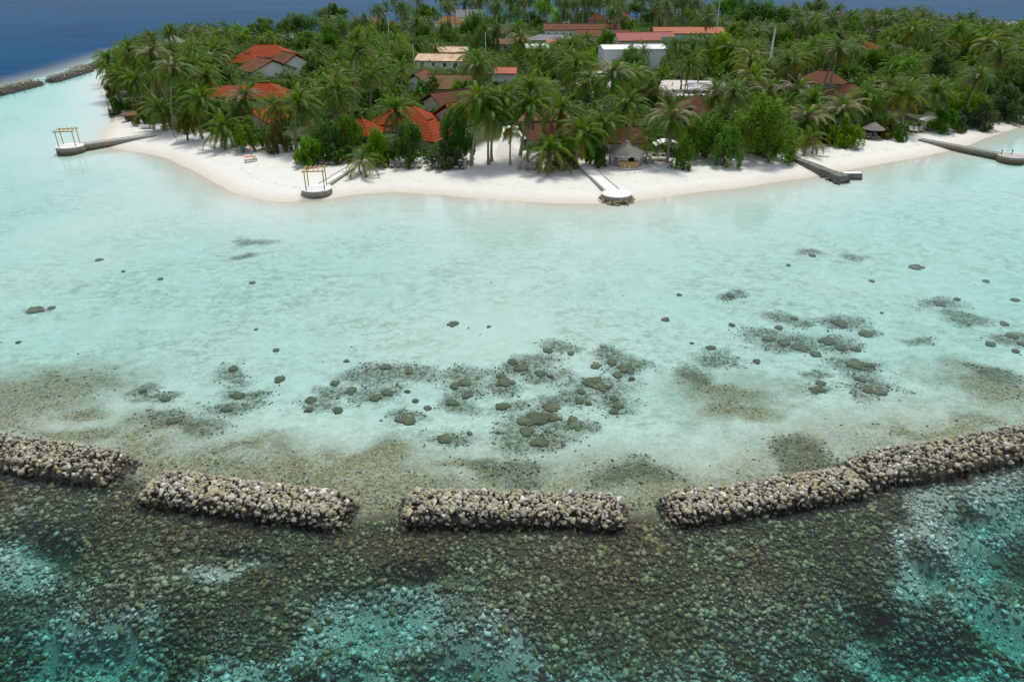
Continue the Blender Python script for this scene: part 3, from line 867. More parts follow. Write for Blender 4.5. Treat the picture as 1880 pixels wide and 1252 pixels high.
R_WHITE = roof_material('white_sheet', (0.80, 0.80, 0.80), (0.74, 0.74, 0.75), 0.9, (0.5, 0.5, 0.5), 0.25, False, 0.4)

def leaf_material(name, dark, light, rnd_hue=0.03, rnd_val=0.25, transl=0.42, rough=0.55, spec=0.16, tips=None):
    t = NT(name)
    P = t.pos()
    n1 = t.noise(0.8, 3, 0.6, P)
    n2 = t.noise(7.0, 2, 0.5, P)
    r = t.n('ObjectInfo').outputs['Random']
    col = t.mix(t.remap(t.mix(0.5, n1, n2), 0.38, 0.62), dark, light)
    if tips:
        col = t.mix(t.remap(t.noise(0.45, 3, 0.7, P), 0.56, 0.70, 0, 0.8), col, tips)
    r2 = t.math('FRACT', t.math('MULTIPLY', r, 17.31))
    col = t.n('HueSaturation', {'Hue': t.remap(r, 0, 1, 0.5 - rnd_hue, 0.5 + rnd_hue), 'Saturation': t.remap(r2, 0, 1, 0.85, 1.1), 'Value': t.remap(r2, 0, 1, 1 - rnd_val, 1 + rnd_val), 'Fac': 1.0, 'Color': col}).outputs[0]
    p = t.princ(col, rough, spec)
    tl = t.n('BsdfTranslucent', {'Color': t.mix(0.5, col, (0.14, 0.24, 0.01))}).outputs[0]
    return t.done(t.n('MixShader', {0: transl, 1: p, 2: tl}).outputs[0])
L_PALM = leaf_material('palm_leaf', (0.044, 0.104, 0.006), (0.130, 0.215, 0.011), 0.03, 0.3, 0.36, 0.5, 0.14)
L_PALM_Y = leaf_material('palm_leaf_yellow', (0.15, 0.17, 0.018), (0.28, 0.25, 0.030), 0.02, 0.2)
L_PALM_O = leaf_material('palm_leaf_old', (0.20, 0.11, 0.03), (0.26, 0.16, 0.06), 0.02, 0.3)
L_PALM_P = leaf_material('palm_leaf_sky_sheen', (0.17, 0.17, 0.07), (0.27, 0.24, 0.13), 0.02, 0.25, 0.25)  # pale sky reflection on upper fronds, put into the leaf colour
L_DARK = leaf_material('leaf_dark_glossy', (0.040, 0.122, 0.006), (0.105, 0.240, 0.009), 0.02, 0.25)
L_MID = leaf_material('leaf_mid_green', (0.075, 0.185, 0.007), (0.170, 0.325, 0.011), 0.025, 0.2)
L_LIME = leaf_material('leaf_lime', (0.160, 0.330, 0.008), (0.33, 0.50, 0.012), 0.02, 0.1)
L_OLIVE = leaf_material('leaf_olive', (0.090, 0.130, 0.016), (0.19, 0.21, 0.028), 0.02, 0.2, tips=(0.32, 0.18, 0.02))
L_GREY = leaf_material('leaf_grey_green', (0.060, 0.105, 0.032), (0.105, 0.165, 0.058), 0.02, 0.2)
L_UNDER = leaf_material('undergrowth_leaf', (0.032, 0.076, 0.008), (0.080, 0.150, 0.014), 0.02, 0.2)
M_FLOWER = mat_plain('white_blossom', (0.80, 0.78, 0.70), None, 0.8, 1, 0)

# ------------------------------------------------------------------ palms
def frond(e0, bend, L, r, pairs=24, wleaf=0.12, lleaf=0.88, hang=0.75, simple=False):
    """one coconut frond growing along +X; e0 start elevation, bend total droop (degrees)"""
    V, Fc = [], []
    K = 8
    pos = np.array((0.0, 0.0, 0.0))
    pts, tan = [pos.copy()], []
    side = r.uniform(-0.22, 0.22)
    for k in range(K):
        t = (k + 0.5) / K
        a = math.radians(e0 - bend * t ** 1.4)
        yaw = side * t
        d = np.array((math.cos(a) * math.cos(yaw), math.cos(a) * math.sin(yaw), math.sin(a)))
        tan.append(d)
        pos = pos + d * (L / K)
        pts.append(pos.copy())
    pts = np.array(pts)
    tan.append(tan[-1])
    tan = np.array(tan)
    # midrib: flat three-sided strip
    for k in range(K + 1):
        w = 0.10 * (1 - k / (K + 1)) + 0.02
        s = np.cross(tan[k], (0, 0, 1.0))
        s /= np.linalg.norm(s) + 1e-9
        V += [pts[k] - s * w, pts[k] + s * w]
    for k in range(K):
        Fc += [(2 * k, 2 * k + 1, 2 * k + 3), (2 * k, 2 * k + 3, 2 * k + 2)]
    for i in range(pairs):
        t = 0.14 + 0.86 * (i + 0.5) / pairs
        f = t * K
        k = min(int(f), K - 1)
        p = pts[k] + (pts[k + 1] - pts[k]) * (f - k)
        T = tan[k]
        s = np.cross(T, (0, 0, 1.0))
        s /= np.linalg.norm(s) + 1e-9
        ll = lleaf * (0.35 + 0.65 * math.sin(math.pi * min(1, 0.12 + t * 0.85))) * r.uniform(0.85, 1.12)
        for sg in (-1, 1):
            out = s * sg * 0.80 + T * 0.50 + np.array((0, 0, 0.10))
            out /= np.linalg.norm(out)
            m = p + out * ll * 0.5
            tip = m + (out * 0.55 + np.array((0, 0, -hang - r.uniform(0, 0.35)))) * ll * 0.5
            b = len(V)
            if simple:
                V += [p - T * wleaf * 0.5, p + T * wleaf * 0.5, tip]
                Fc.append((b, b + 1, b + 2))
                continue
            V += [p - T * wleaf * 0.5, p + T * wleaf * 0.5, m + T * wleaf * 0.42, m - T * wleaf * 0.42, tip]
            Fc += [(b, b + 1, b + 2), (b, b + 2, b + 3), (b + 3, b + 2, b + 4)]
    return np.array(V), np.array(Fc)

rp = np.random.default_rng(3)
FROND_KINDS = [(76, 60, 4.0), (60, 92, 4.8), (40, 98, 5.1), (18, 88, 5.1), (-8, 66, 4.8), (-36, 44, 4.3), (-62, 22, 3.6)]
FRONDS = [[frond(e, b * rp.uniform(0.85, 1.15), L * rp.uniform(0.92, 1.06), rp) for _ in range(3)] for e, b, L in FROND_KINDS]
def frond_meshes(mat_of):
    return [[mesh_np('frond', v, f, [mat_of(i)]) for v, f in row] for i, row in enumerate(FRONDS)]
FM_GREEN = frond_meshes(lambda i: L_PALM if i < 5 else (L_PALM_Y if i == 5 else L_PALM_O))
FM_YELLOW = frond_meshes(lambda i: L_PALM if i < 3 else L_PALM_Y)
FM_SHEEN = frond_meshes(lambda i: L_PALM_P if i in (1, 2) else (L_PALM if i < 6 else L_PALM_O))
CROWN_PLAN = [4, 7, 9, 9, 7, 4, 1]             # how many fronds of each kind, top to bottom

def crown_frond_list(r, plan=CROWN_PLAN):
    out, az = [], r.uniform(0, 360)
    for k, n in enumerate(plan):
        for i in range(n):
            az += 137.5 + r.uniform(-18, 18)
            out.append((k, r.integers(0, 3), math.radians(az), r.uniform(-7, 7), r.uniform(0.86, 1.08)))
    return out

def crown_mesh(seed, mats, sheen=0.0, light=False, thin=False):
    """whole crown in one mesh for palms farther back; mats = (green, yellow, old, painted sky sheen)"""
    r = np.random.default_rng(seed)
    V, Fc, M, base = [], [], [], 0
    plan = [2, 4, 6, 6, 5, 3, 1] if light else ([2, 4, 5, 6, 4, 4, 3] if thin else CROWN_PLAN)
    for k, j, az, tw, s in crown_frond_list(r, plan):
        if light:
            e, b, L = FROND_KINDS[k]
            v, f = frond(e, b, L, r, 9, 0.50, 1.05, 0.7, True)
        else:
            v, f = FRONDS[k][j]
        c, sn = math.cos(az), math.sin(az)
        w = v * s
        w = np.stack([w[:, 0] * c - w[:, 1] * sn, w[:, 0] * sn + w[:, 1] * c, w[:, 2] + r.uniform(-0.15, 0.15)], 1)
        V.append(w)
        Fc.append(f + base)
        base += len(w)
        mi = 0 if k < 5 else (1 if k == 5 else 2)
        if k in (1, 2) and r.uniform() < sheen:
            mi = 3
        if k == 4 and r.uniform() < 0.25:
            mi = 1
        M += [mi] * len(f)
    return np.concatenate(V), np.concatenate(Fc), M
PALM_MATS = [L_PALM, L_PALM_Y, L_PALM_O, L_PALM_P]
CROWNS = []
for s in range(14):
    v, f, m = crown_mesh(40 + s, None, [0, 0, 0.1, 0.3, 0, 0.12, 0.05, 0.55, 0.1, 0, 0.2, 0, 0.1, 0.4][s], False, s >= 9)
    CROWNS.append(mesh_np('crown', v, f, PALM_MATS, m))

def trunk_mesh(top, r0=0.24, r1=0.13, bow=0.0):
    """curved trunk from the origin to top"""
    top = Vector(top)
    pts, rad = [], []
    for k in range(9):
        t = k / 8
        off = Vector((top.x * (t ** 1.6), top.y * (t ** 1.6), top.z * t))
        off.x += bow * math.sin(math.pi * t)
        pts.append(off)
        rad.append((r0 + (r1 - r0) * t) * (1 + 0.55 * math.exp(-t * 14)))
    pts[0].z = -0.35
    mb = MB().tube(pts, rad, 8)
    return mb.mesh('trunk', M_TRUNK, True)

def front_palm(base_px, crown_px, label, scale=1.0, meshes=FM_GREEN, seed=0, nuts=True, plan=None, group='coconut palms along the beach'):
    r = np.random.default_rng(900 + seed)
    B = ground(*base_px)
    C = plane_hit(*crown_px, B[1] + r.uniform(-0.4, 0.4))
    top = C - B
    root = thing('coconut_palm', label, 'palm', B, 0, group)
    obj('trunk', trunk_mesh(top, 0.22 * max(scale, 0.8), 0.12 * max(scale, 0.8), r.uniform(-0.4, 0.4)), root)
    for k, j, az, tw, s in crown_frond_list(r, plan or CROWN_PLAN):
        obj('frond', meshes[k][j], root, top + np.array((0, 0, r.uniform(-0.1, 0.15))), (math.radians(tw), 0, az), s * scale)
    if nuts:
        mb = MB()
        for a in range(6):
            t = a * 1.05 + r.uniform(0, 0.4)
            c = (0.33 * math.cos(t), 0.33 * math.sin(t), -0.3 - 0.12 * (a % 2))
            mb.tube([(c[0], c[1], c[2] - 0.14), (c[0], c[1], c[2] - 0.08), (c[0], c[1], c[2] + 0.08), (c[0], c[1], c[2] + 0.13)], [0.03, 0.13, 0.12, 0.03], 7)
        mb.build('coconut_cluster', M_NUT, root, top, smooth_shade=True)
    PALM_SPOTS.append((B[0], B[1]))
    return root

PALM_SPOTS, SOLID = [], []                       # places taken; SOLID = (x, y, radius)

# ------------------------------------------------------------------ broadleaf trees
def leaf_crown(seed, n=5200, lobes=13, leaf=0.40, flat=0.75, umbrella=False):
    """crown of unit half-width: leaf-sized faces clustered on lobes; returns verts, faces"""
    r = np.random.default_rng(seed)
    cs, rs = [], []
    for i in range(lobes):
        a = i * 2.4 + r.uniform(-0.4, 0.4)
        rad = math.sqrt((i + 0.5) / lobes) * (0.70 if not umbrella else 0.85)
        zz = flat * (0.62 * (1 - rad ** 2) + r.uniform(-0.28, 0.16))
        if umbrella:
            zz = flat * (0.5 * (1 - rad ** 2)) + r.uniform(-0.08, 0.08)
        cs.append((rad * math.cos(a), rad * math.sin(a), zz))
        rs.append(r.uniform(0.26, 0.42) * (0.8 if umbrella else 1))
    cs, rs = np.array(cs), np.array(rs)
    # sub-clumps on each lobe
    sc, sr = [], []
    for c, q in zip(cs, rs):
        for _ in range(9):
            d = r.normal(size=3)
            d /= np.linalg.norm(d)
            d[2] = abs(d[2]) * 0.9 - 0.2
            sc.append(c + d * q * np.array((1, 1, 0.75)) * r.uniform(0.75, 1.1))
            sr.append(q * r.uniform(0.28, 0.5))
    sc, sr = np.array(sc), np.array(sr)
    w = r.integers(0, len(sc), n)
    d = r.normal(size=(n, 3))
    d /= np.linalg.norm(d, axis=1)[:, None]
    P = sc[w] + d * (sr[w] * r.uniform(0.55, 1.05, n))[:, None]
    # normalise: half-width 1, bottom -1, top 1
    P[:, :2] /= np.percentile(np.hypot(P[:, 0], P[:, 1]), 96)
    zl, zh = np.percentile(P[:, 2], 2), np.percentile(P[:, 2], 99)
    P[:, 2] = (P[:, 2] - zl) / (zh - zl) * 2 - 1
    nrm = d + r.normal(size=(n, 3)) * 0.55 + np.array((0, 0, 0.45))
    nrm /= np.linalg.norm(nrm, axis=1)[:, None]
    t = np.cross(nrm, r.normal(size=(n, 3)))
    t /= np.linalg.norm(t, axis=1)[:, None]
    b = np.cross(nrm, t)
    return P, t, b, r.uniform(0.7, 1.3, n)

def leaf_faces(P, t, b, sz, leaf):
    """two-triangle folded leaves, leaf = size in the same unit"""
    s = (sz * leaf * 0.5)[:, None]
    n = np.cross(t, b)
    V = np.stack([P - t * s, P + b * s * 0.62 - n * s * 0.2, P + t * s, P - b * s * 0.62 - n * s * 0.2], 1).reshape(-1, 3)
    k = np.arange(len(P))[:, None] * 4
    return V, np.concatenate([k + np.array([[0, 1, 2]]), k + np.array([[0, 2, 3]])])

TREE_LIB = {}
def tree_crown_mesh(var, mat, half_w):
    """share crowns by variant, leaf material and size class (leaf size stays real)"""
    cls = 2.0 if half_w < 2.6 else (3.6 if half_w < 4.6 else 6.0)
    var = var if var >= 10 else var % 4
    key = (var, mat.name, cls)
    if key not in TREE_LIB:
        umb = var >= 10
        n = {2.0: 3000, 3.6: 6500, 6.0: 12000}[cls]
        P, t, b, sz = leaf_crown(var * 7 + 1, n, {2.0: 8, 3.6: 12, 6.0: 18}[cls], 0.4, 0.45 if umb else 0.85, umb)
        v, f = leaf_faces(P, t, b, sz, {2.0: 0.30, 3.6: 0.36, 6.0: 0.44}[cls] / cls)
        v[:, 2] *= 1.0
        TREE_LIB[key] = mesh_np('crown', v, f, [mat])
    return TREE_LIB[key]

def tree(cx, cy, w, h, mat, label, var=0, base=None, z_c=None, name='broadleaf_tree', cat='tree', group=None, gap=0.9, flowers=False):
    """crown centre pixel, crown width and height in pixels; base pixel if its foot shows, else z_c = height of the crown centre"""
    if base is not None:
        B = ground(*base)
        C = plane_hit(cx, cy, B[1])
    else:
        C = G(cx, cy, z_c)
        B = np.array((C[0], C[1], float(terrain(C[:1], C[1:2])[0])))
    d = project(C)[2]
    hw = w * d / FPX / 2
    hh = h * d / FPX / 2
    r = random.Random(int(cx * 7 + cy))
    root = thing(name, label, cat, B, 0, group)
    me = tree_crown_mesh(var, mat, hw)
    top = C - B
    o = obj('crown', me, root, (top[0], top[1], max(top[2], hh * 0.75)), (0, 0, r.uniform(0, 6.28)), (hw, hw * r.uniform(0.85, 1.0), hh))
    mb = MB()
    k = max(0.10, min(0.42, hw * 0.075))
    if top[2] > 1.0:
        zf = max(0.6, (top[2] - hh) * gap)
        mid = (top[0] * 0.5, top[1] * 0.5, zf)
        mb.tube([(0, 0, -0.35), (top[0] * 0.2, top[1] * 0.2, zf * 0.5), mid], [k * 1.3, k, k * 0.9], 7)
        for q in range(4):
            a = q * 1.7 + r.uniform(0, 1)
            e = (top[0] + hw * 0.55 * math.cos(a), top[1] + hw * 0.55 * math.sin(a), top[2] + hh * r.uniform(-0.1, 0.4))
            m = tuple(mid[i] * 0.55 + e[i] * 0.45 + (0.2 if i == 2 else 0) for i in range(3))
            mb.tube([mid, m, e], [k * 0.7, k * 0.45, k * 0.15], 6)
        mb.build('trunk', M_BARK, root, smooth_shade=True)
    if flowers:
        P, t, b, sz = leaf_crown(var * 7 + 1, 260, 8, 0.4, 0.85)
        v, f = leaf_faces(P * 1.04, t, b, sz, 0.12)
        obj('blossoms', mesh_np('blossoms', v, f, [M_FLOWER]), o, kind='stuff')
    SOLID.append((C[0], C[1], hw * 0.75))
    if base is None:
        PROTECT.append((cx - w * 0.4, cy - h * 0.45, cx + w * 0.4, cy + h * 0.3))
    LAND.append((cx, cy, label))
    return root
LAND = []
PROTECT, HOUSES = [], []                         # photo rectangles (x0, y0, x1, y1) in which a building or tree shows

# ------------------------------------------------------------------ houses
def roof_faces(L, W, rise, style, ov=0.7):
    """outer roof planes around the origin at eave level; ridge along X. Returns list of polygons"""
    l, w = L / 2 + ov, W / 2 + ov
    if style == 'gable':
        return [[(-l, -w, 0), (l, -w, 0), (l, 0, rise), (-l, 0, rise)], [(l, w, 0), (-l, w, 0), (-l, 0, rise), (l, 0, rise)]]
    if style == 'shed':
        return [[(-l, -w, 0), (l, -w, 0), (l, w, rise), (-l, w, rise)]]
    k = max(0.02, l - w) if style == 'hip' else 0.02
    return [[(-l, -w, 0), (l, -w, 0), (k, 0, rise), (-k, 0, rise)], [(l, w, 0), (-l, w, 0), (-k, 0, rise), (k, 0, rise)],
            [(l, -w, 0), (l, w, 0), (k, 0, rise)], [(-l, w, 0), (-l, -w, 0), (-k, 0, rise)]]

def roof_mesh(polys, mat, thick=0.22):
    bm = bmesh.new()
    uvl = bm.loops.layers.uv.new('roof')
    for poly in polys:
        p = [Vector(q) for q in poly]
        e = (p[1] - p[0]).normalized()
        n = e.cross(p[2] - p[1]).normalized()
        if n.z < 0:
            n = -n
        up = n.cross(e)
        lo = [q - n * thick for q in p]
        vt = [bm.verts.new(q) for q in p]
        vb = [bm.verts.new(q) for q in lo]
        fs = [bm.faces.new(vt), bm.faces.new(vb[::-1])]
        for i in range(len(p)):
            j = (i + 1) % len(p)
            fs.append(bm.faces.new((vt[j], vt[i], vb[i], vb[j])))
        for f in fs:
            for lp in f.loops:
                d = lp.vert.co - p[0]
                lp[uvl].uv = (d.dot(e), d.dot(up))
    bmesh.ops.recalc_face_normals(bm, faces=bm.faces[:])
    me = bpy.data.meshes.new('roof')
    bm.to_mesh(me)
    bm.free()
    me.materials.append(mat)
    return me

def house(px, py, z, rot, L, W, wall_h, rise, style, rmat, wmat, label, ov=0.7, windows=0, name='bungalow', cat='house', keep=None, group='buildings among the palms', posts=False, chim=None, base_z=None):
    """pixel (px, py) shows the roof's middle, at height z over the sea; rot in degrees"""
    C = G(px, py, z)
    gz_ = float(terrain(C[:1], C[1:2])[0])
    B = np.array((C[0], C[1], gz_))
    wall_top = z - rise * 0.5 - gz_
    root = thing(name, label, cat, B, math.radians(rot), group)
    t = 0.25
    if not posts:
        mb = MB()
        l, w = L / 2, W / 2
        z1 = wall_top - 0.05
        mb.box(-l, l, -w, -w + t, -0.3, z1).box(-l, l, w - t, w, -0.3, z1).box(-l, -l + t, -w + t, w - t, -0.3, z1).box(l - t, l, -w + t, w - t, -0.3, z1)
        if style == 'gable':
            for sx in (-1, 1):
                x0, x1 = sorted((sx * l, sx * (l - t)))
                hgt = rise * (w / (w + ov)) - 0.25
                mb.add([(x0, -w, z1), (x0, w, z1), (x0, 0, z1 + hgt), (x1, -w, z1), (x1, w, z1), (x1, 0, z1 + hgt)],
                       [(0, 2, 1), (3, 4, 5), (0, 1, 4, 3), (1, 2, 5, 4), (2, 0, 3, 5)])
        mb.build('wall', wmat, root)
    else:
        for sx in (-1, 1):
            for sy in (-1, 1):
                MB().tube([(sx * L * .46, sy * W * .46, -0.3), (sx * L * .46, sy * W * .46, wall_top)], 0.12, 6).build('post', M_WOOD_D, root)
    rf = obj('roof', roof_mesh(roof_faces(L, W, rise, style, ov), rmat), root, (0, 0, wall_top))
    if style in ('gable', 'hip'):
        k = L / 2 + ov if style == 'gable' else max(0.3, L / 2 - W / 2)
        MB().obox((-k, 0, rise + 0.03), (k, 0, rise + 0.03), 0.34, 0.14).build('ridge_cap', rmat if not rmat.name.startswith('grey') else R_GREY, rf)
    # windows along the side that faces the camera, and a door
    if windows:
        f = -1 if abs(((rot + 180) % 360) - 180) < 90 else 1
        for k in range(windows):
            x = -L / 2 + L * (k + 0.5) / windows
            wz = wall_top * 0.62
            win = MB().box(x - 0.45, x + 0.45, f * (W / 2) - 0.03, f * (W / 2) + 0.03, wz - 0.45, wz + 0.45).build('window', M_DARK, root)
            MB().box(x - 0.53, x + 0.53, f * (W / 2) - 0.05, f * (W / 2) + 0.05, wz + 0.45, wz + 0.53).box(x - 0.53, x + 0.53, f * (W / 2) - 0.05, f * (W / 2) + 0.06, wz - 0.55, wz - 0.452).build('frame', M_WOOD_D, win)
        MB().box(L * 0.31, L * 0.31 + 0.9, f * (W / 2) - 0.04, f * (W / 2) + 0.04, 0, min(2.05, wall_top - 0.6)).build('door', M_WOOD_D, root)
    SOLID.append((C[0], C[1], max(L, W) * 0.45))
    HOUSES.append((C[0], C[1], math.radians(rot), L / 2 + ov, W / 2 + ov))
    LAND.append((px, py, label))
    if keep:
        PROTECT.append(keep)
    return root

# ---- buildings, left to right and front to back
house(488, 117, 5.2, 131, 10, 13, 4, 3.0, 'gable', R_BROWN, M_WHITE, 'brown-roofed white gabled house between two red-orange roofs on the left', windows=2, keep=(425, 98, 560, 143))
house(532, 106, 6.4, 131, 9, 9, 4, 3.0, 'gable', R_BROWN, M_WHITE, 'taller white gabled wing just behind the brown-roofed house on the left', keep=(500, 92, 558, 135))
house(488, 92, 5.8, 8, 18, 12, 3.2, 3.4, 'hip', R_ORANGE, M_CREAM, 'red-orange hipped roof behind the brown-roofed house on the left', keep=(438, 74, 532, 108))
house(455, 106, 5.0, 4, 9, 7, 3, 2.4, 'hip', R_ORANGE, M_CREAM, 'small low red-orange hip adjoining the large one behind the brown-roofed house')
house(487, 164, 5.0, 6, 11.5, 9, 3, 3.0, 'hip', R_ORANGE, M_CREAM, 'red-orange hipped bungalow in front of the brown-roofed house on the left', keep=(452, 146, 528, 182))
house(416, 168, 4.2, 0, 7, 6, 3, 1.6, 'shed', R_ORANGE, M_CREAM, 'low red-orange lean-to roof left of the red-orange bungalow', keep=(396, 160, 436, 176))
house(488, 206, 4.0, 70, 9, 7, 2.8, 2.4, 'gable', R_ORANGE, M_CREAM, 'red-orange cottage mostly hidden behind the left beachfront palms', keep=(482, 196, 500, 238))
house(664, 230, 4.2, -24, 6.6, 6.0, 2.8, 2.6, 'hip', R_ORANGE, M_CREAM, 'small ribbed red-orange hipped roof behind the left jetty', keep=(630, 214, 694, 248), windows=2)
house(742, 208, 4.6, -4, 12, 8, 3, 3.0, 'hip', R_ORANGE, M_CREAM, 'wide ribbed red-orange roof left of the leaning red-orange gable', keep=(700, 196, 786, 226), windows=3)
house(790, 234, 4.2, 62, 9, 7.5, 2.8, 2.8, 'hip', R_ORANGE, M_CREAM, 'ribbed red-orange roof sloping towards the beach at the centre left', keep=(772, 208, 812, 262))
house(836, 198, 5.0, 58, 6, 6, 3, 2.4, 'gable', R_ORANGE, M_CREAM, 'small red-orange gable above the dark round tree', keep=(816, 186, 860, 208))
house(770, 140, 5.0, 80, 9, 6, 3, 2.4, 'gable', R_BROWN, M_WHITE, 'brown gabled cottage with white end wall left of the tan-brown roof', keep=(760, 128, 796, 150))
house(830, 148, 5.2, -3, 11.5, 8, 3, 3.0, 'gable', R_TAN, M_WHITE, 'broad tan-brown roof between the tin-roofed workshop and the red-orange gable', keep=(794, 136, 862, 160))
house(826, 176, 4.6, 40, 10, 7, 3, 2.2, 'gable', R_DKBROWN, M_CREAM, 'dark brown gabled cottage with cream end wall behind the red-orange gable', keep=(790, 168, 850, 192))
house(812, 104, 5.6, -8, 14.5, 10, 4.4, 1.5, 'gable', R_TIN, M_WHITE, 'white workshop with a rusty pale tin roof left of centre', name='workshop', windows=4, keep=(768, 92, 852, 124))
house(832, 90, 5.6, -6, 10, 8, 3.6, 1.4, 'gable', R_TIN, M_CREAM, 'pale tin roof directly behind the white workshop')
house(862, 24, 8.2, -4, 15, 11, 4, 4.2, 'gable', R_GREY, M_CREAM, 'far grey steep-roofed hall near the top centre of the island', name='hall', keep=(836, 16, 894, 31))
house(826, 36, 6.4, -2, 15, 10, 3, 3.6, 'hip', R_THATCH_B, M_CREAM, 'orange-brown thatched roof just in front of the far grey hall', keep=(800, 27, 852, 44))
house(688, 36, 7.0, 10, 6, 6, 3, 3.4, 'pyramid', R_THATCH_B, M_CREAM, 'orange-brown pyramid roof left of the white lamp mast', name='pavilion')
house(722, 45, 6.2, -5, 8, 6, 3, 2.2, 'hip', R_THATCH_B, M_CREAM, 'low orange-brown roof right behind the white lamp mast', name='pavilion')
house(1068, 49, 7.4, -2, 33, 9, 4.6, 2.4, 'gable', R_BROWN, M_WHITE, 'long brown-roofed white block with a row of small windows', name='staff_block', cat='building', windows=10, keep=(1008, 40, 1130, 62))
house(1105, 60, 6.6, -3, 22, 9, 4.2, 2.2, 'gable', R_BROWN, M_CREAM, 'second brown roof just in front of the long brown-roofed block', name='staff_block', cat='building', windows=6, keep=(1060, 52, 1165, 66))
house(1012, 68, 6.0, -2, 18, 9, 3.8, 1.8, 'hip', R_GREY, M_CREAM, 'grey sheet roof left in front of the long brown-roofed block', name='shed', cat='building', windows=5, keep=(972, 60, 1046, 76))
house(930, 75, 5.8, -6, 13, 8, 3.4, 2.0, 'gable', R_TAN, M_CREAM, 'tan roof left of the grey sheet roof', name='shed', cat='building', windows=3, keep=(908, 68, 962, 88))
house(925, 55, 6.4, 5, 15, 8, 3.4, 1.8, 'gable', R_TAN, M_CREAM, 'farther tan roof above the grey sheet roof on its left', name='shed', cat='building', windows=3)
house(1030, 77, 5.4, 0, 10, 6, 3.4, 1.0, 'shed', R_CORAL, M_CREAM, 'orange lean-to roof below the grey sheet roof', name='shed', cat='building')
house(985, 84, 4.6, 4, 8, 6, 3.4, 1.2, 'gable', R_WHITE, M_WHITE, 'white awning roof left of the orange lean-to', name='awning', cat='awning', posts=True, keep=(972, 78, 1012, 92))
house(1182, 66, 7.2, 8, 22, 10, 4.6, 2.6, 'gable', R_RED, M_CREAM, 'long red sheet-metal roof with cream gable behind the white hall', name='long_hall', cat='building', windows=8, keep=(1138, 56, 1230, 78))
house(1262, 55, 7.2, 1, 29, 9, 4.2, 2.2, 'gable', R_CORAL, M_CREAM, 'long coral-orange roof adjoining the red sheet-metal roof on its right', name='long_hall', cat='building', windows=8, keep=(1210, 48, 1312, 64))
house(1160, 85, 8.4, 6, 20, 9.5, 8, 0.9, 'gable', R_WHITE, M_GREYW, 'tall white-roofed hall with blue-grey walls right of centre', name='white_hall', cat='building', ov=0.4, keep=(1106, 76, 1214, 130))
house(1097, 32, 7.0, 2, 9, 7, 3, 3.6, 'hip', R_ORANGE, M_WHITE, 'far red-roofed white cottage at the top centre', windows=2, keep=(1082, 22, 1112, 36))
house(1140, 26, 7.4, 60, 7, 6, 3, 3.4, 'gable', R_ORANGE, M_WHITE, 'far steep red gable right of the far red-roofed cottage')
house(1214, 20, 8.4, -4, 14, 9, 3, 3.6, 'hip', R_ORANGE, M_CREAM, 'far wide red roof at the top, right of the steep red gable')
house(1286, 188, 5.2, -8, 10, 9.5, 3, 3.0, 'hip', R_DKBROWN, M_CREAM, 'dark brown hipped roof beside the white courtyard awning', keep=(1248, 168, 1318, 210))
house(1296, 156, 3.4, 6, 9, 5, 2.6, 0.9, 'gable', R_WHITE, M_WHITE, 'white courtyard awning behind the dark brown hipped roof', name='awning', cat='awning', posts=True, keep=(1238, 148, 1312, 172))
house(1010, 236, 4.2, 4, 8, 6.5, 2.8, 2.6, 'gable', R_BROWN, M_CREAM, 'brown beach villa roof behind the yellow-green short palm', windows=2, keep=(972, 224, 1040, 252))
house(1000, 205, 4.6, -5, 9, 7, 2.8, 2.6, 'hip', R_TAN, M_CREAM, 'tan roof glimpsed behind the brown beach villa', keep=(960, 198, 1010, 216))
house(1148, 244, 4.2, 0, 6, 5.5, 2.8, 2.4, 'gable', R_BROWN, M_CREAM, 'small brown roof directly behind the thatched beach bar', keep=(1124, 232, 1172, 256))
house(1512, 140, 5.0, -10, 11, 8, 3, 2.8, 'hip', R_BROWN, M_CREAM, 'brown roof half hidden in the right palm grove', keep=(1478, 128, 1545, 152))
house(1556, 164, 4.6, 12, 9, 7, 3, 2.6, 'hip', R_BROWN, M_CREAM, 'lower brown roof in front of the half-hidden one in the right grove', keep=(1535, 156, 1580, 172))
house(1595, 84, 5.6, 0, 8, 7, 3, 2.6, 'hip', R_ORANGE, M_CREAM, 'red-orange roof peeping between palms left of the bright round tree on the right', keep=(1585, 80, 1606, 90))
house(925, 128, 4.8, -6, 6.5, 5, 3, 1.4, 'gable', R_CORAL, M_WHITE, 'small orange-roofed white kiosk right of the tin-roofed workshop', name='kiosk', cat='kiosk', keep=(916, 124, 948, 142))
house(318, 74, 6.0, 0, 8, 8, 2, 4.2, 'pyramid', R_THATCH, M_CREAM, 'grey thatched pyramid roof on the far left shore', name='pavilion', keep=(296, 60, 345, 84))
house(240, 207, 2.2, 20, 2.2, 1.7, 1.4, 0.8, 'hip', R_TAN, M_WOOD_D, 'tiny tan-roofed hut at the left tip of the beach', name='beach_shed', cat='hut')

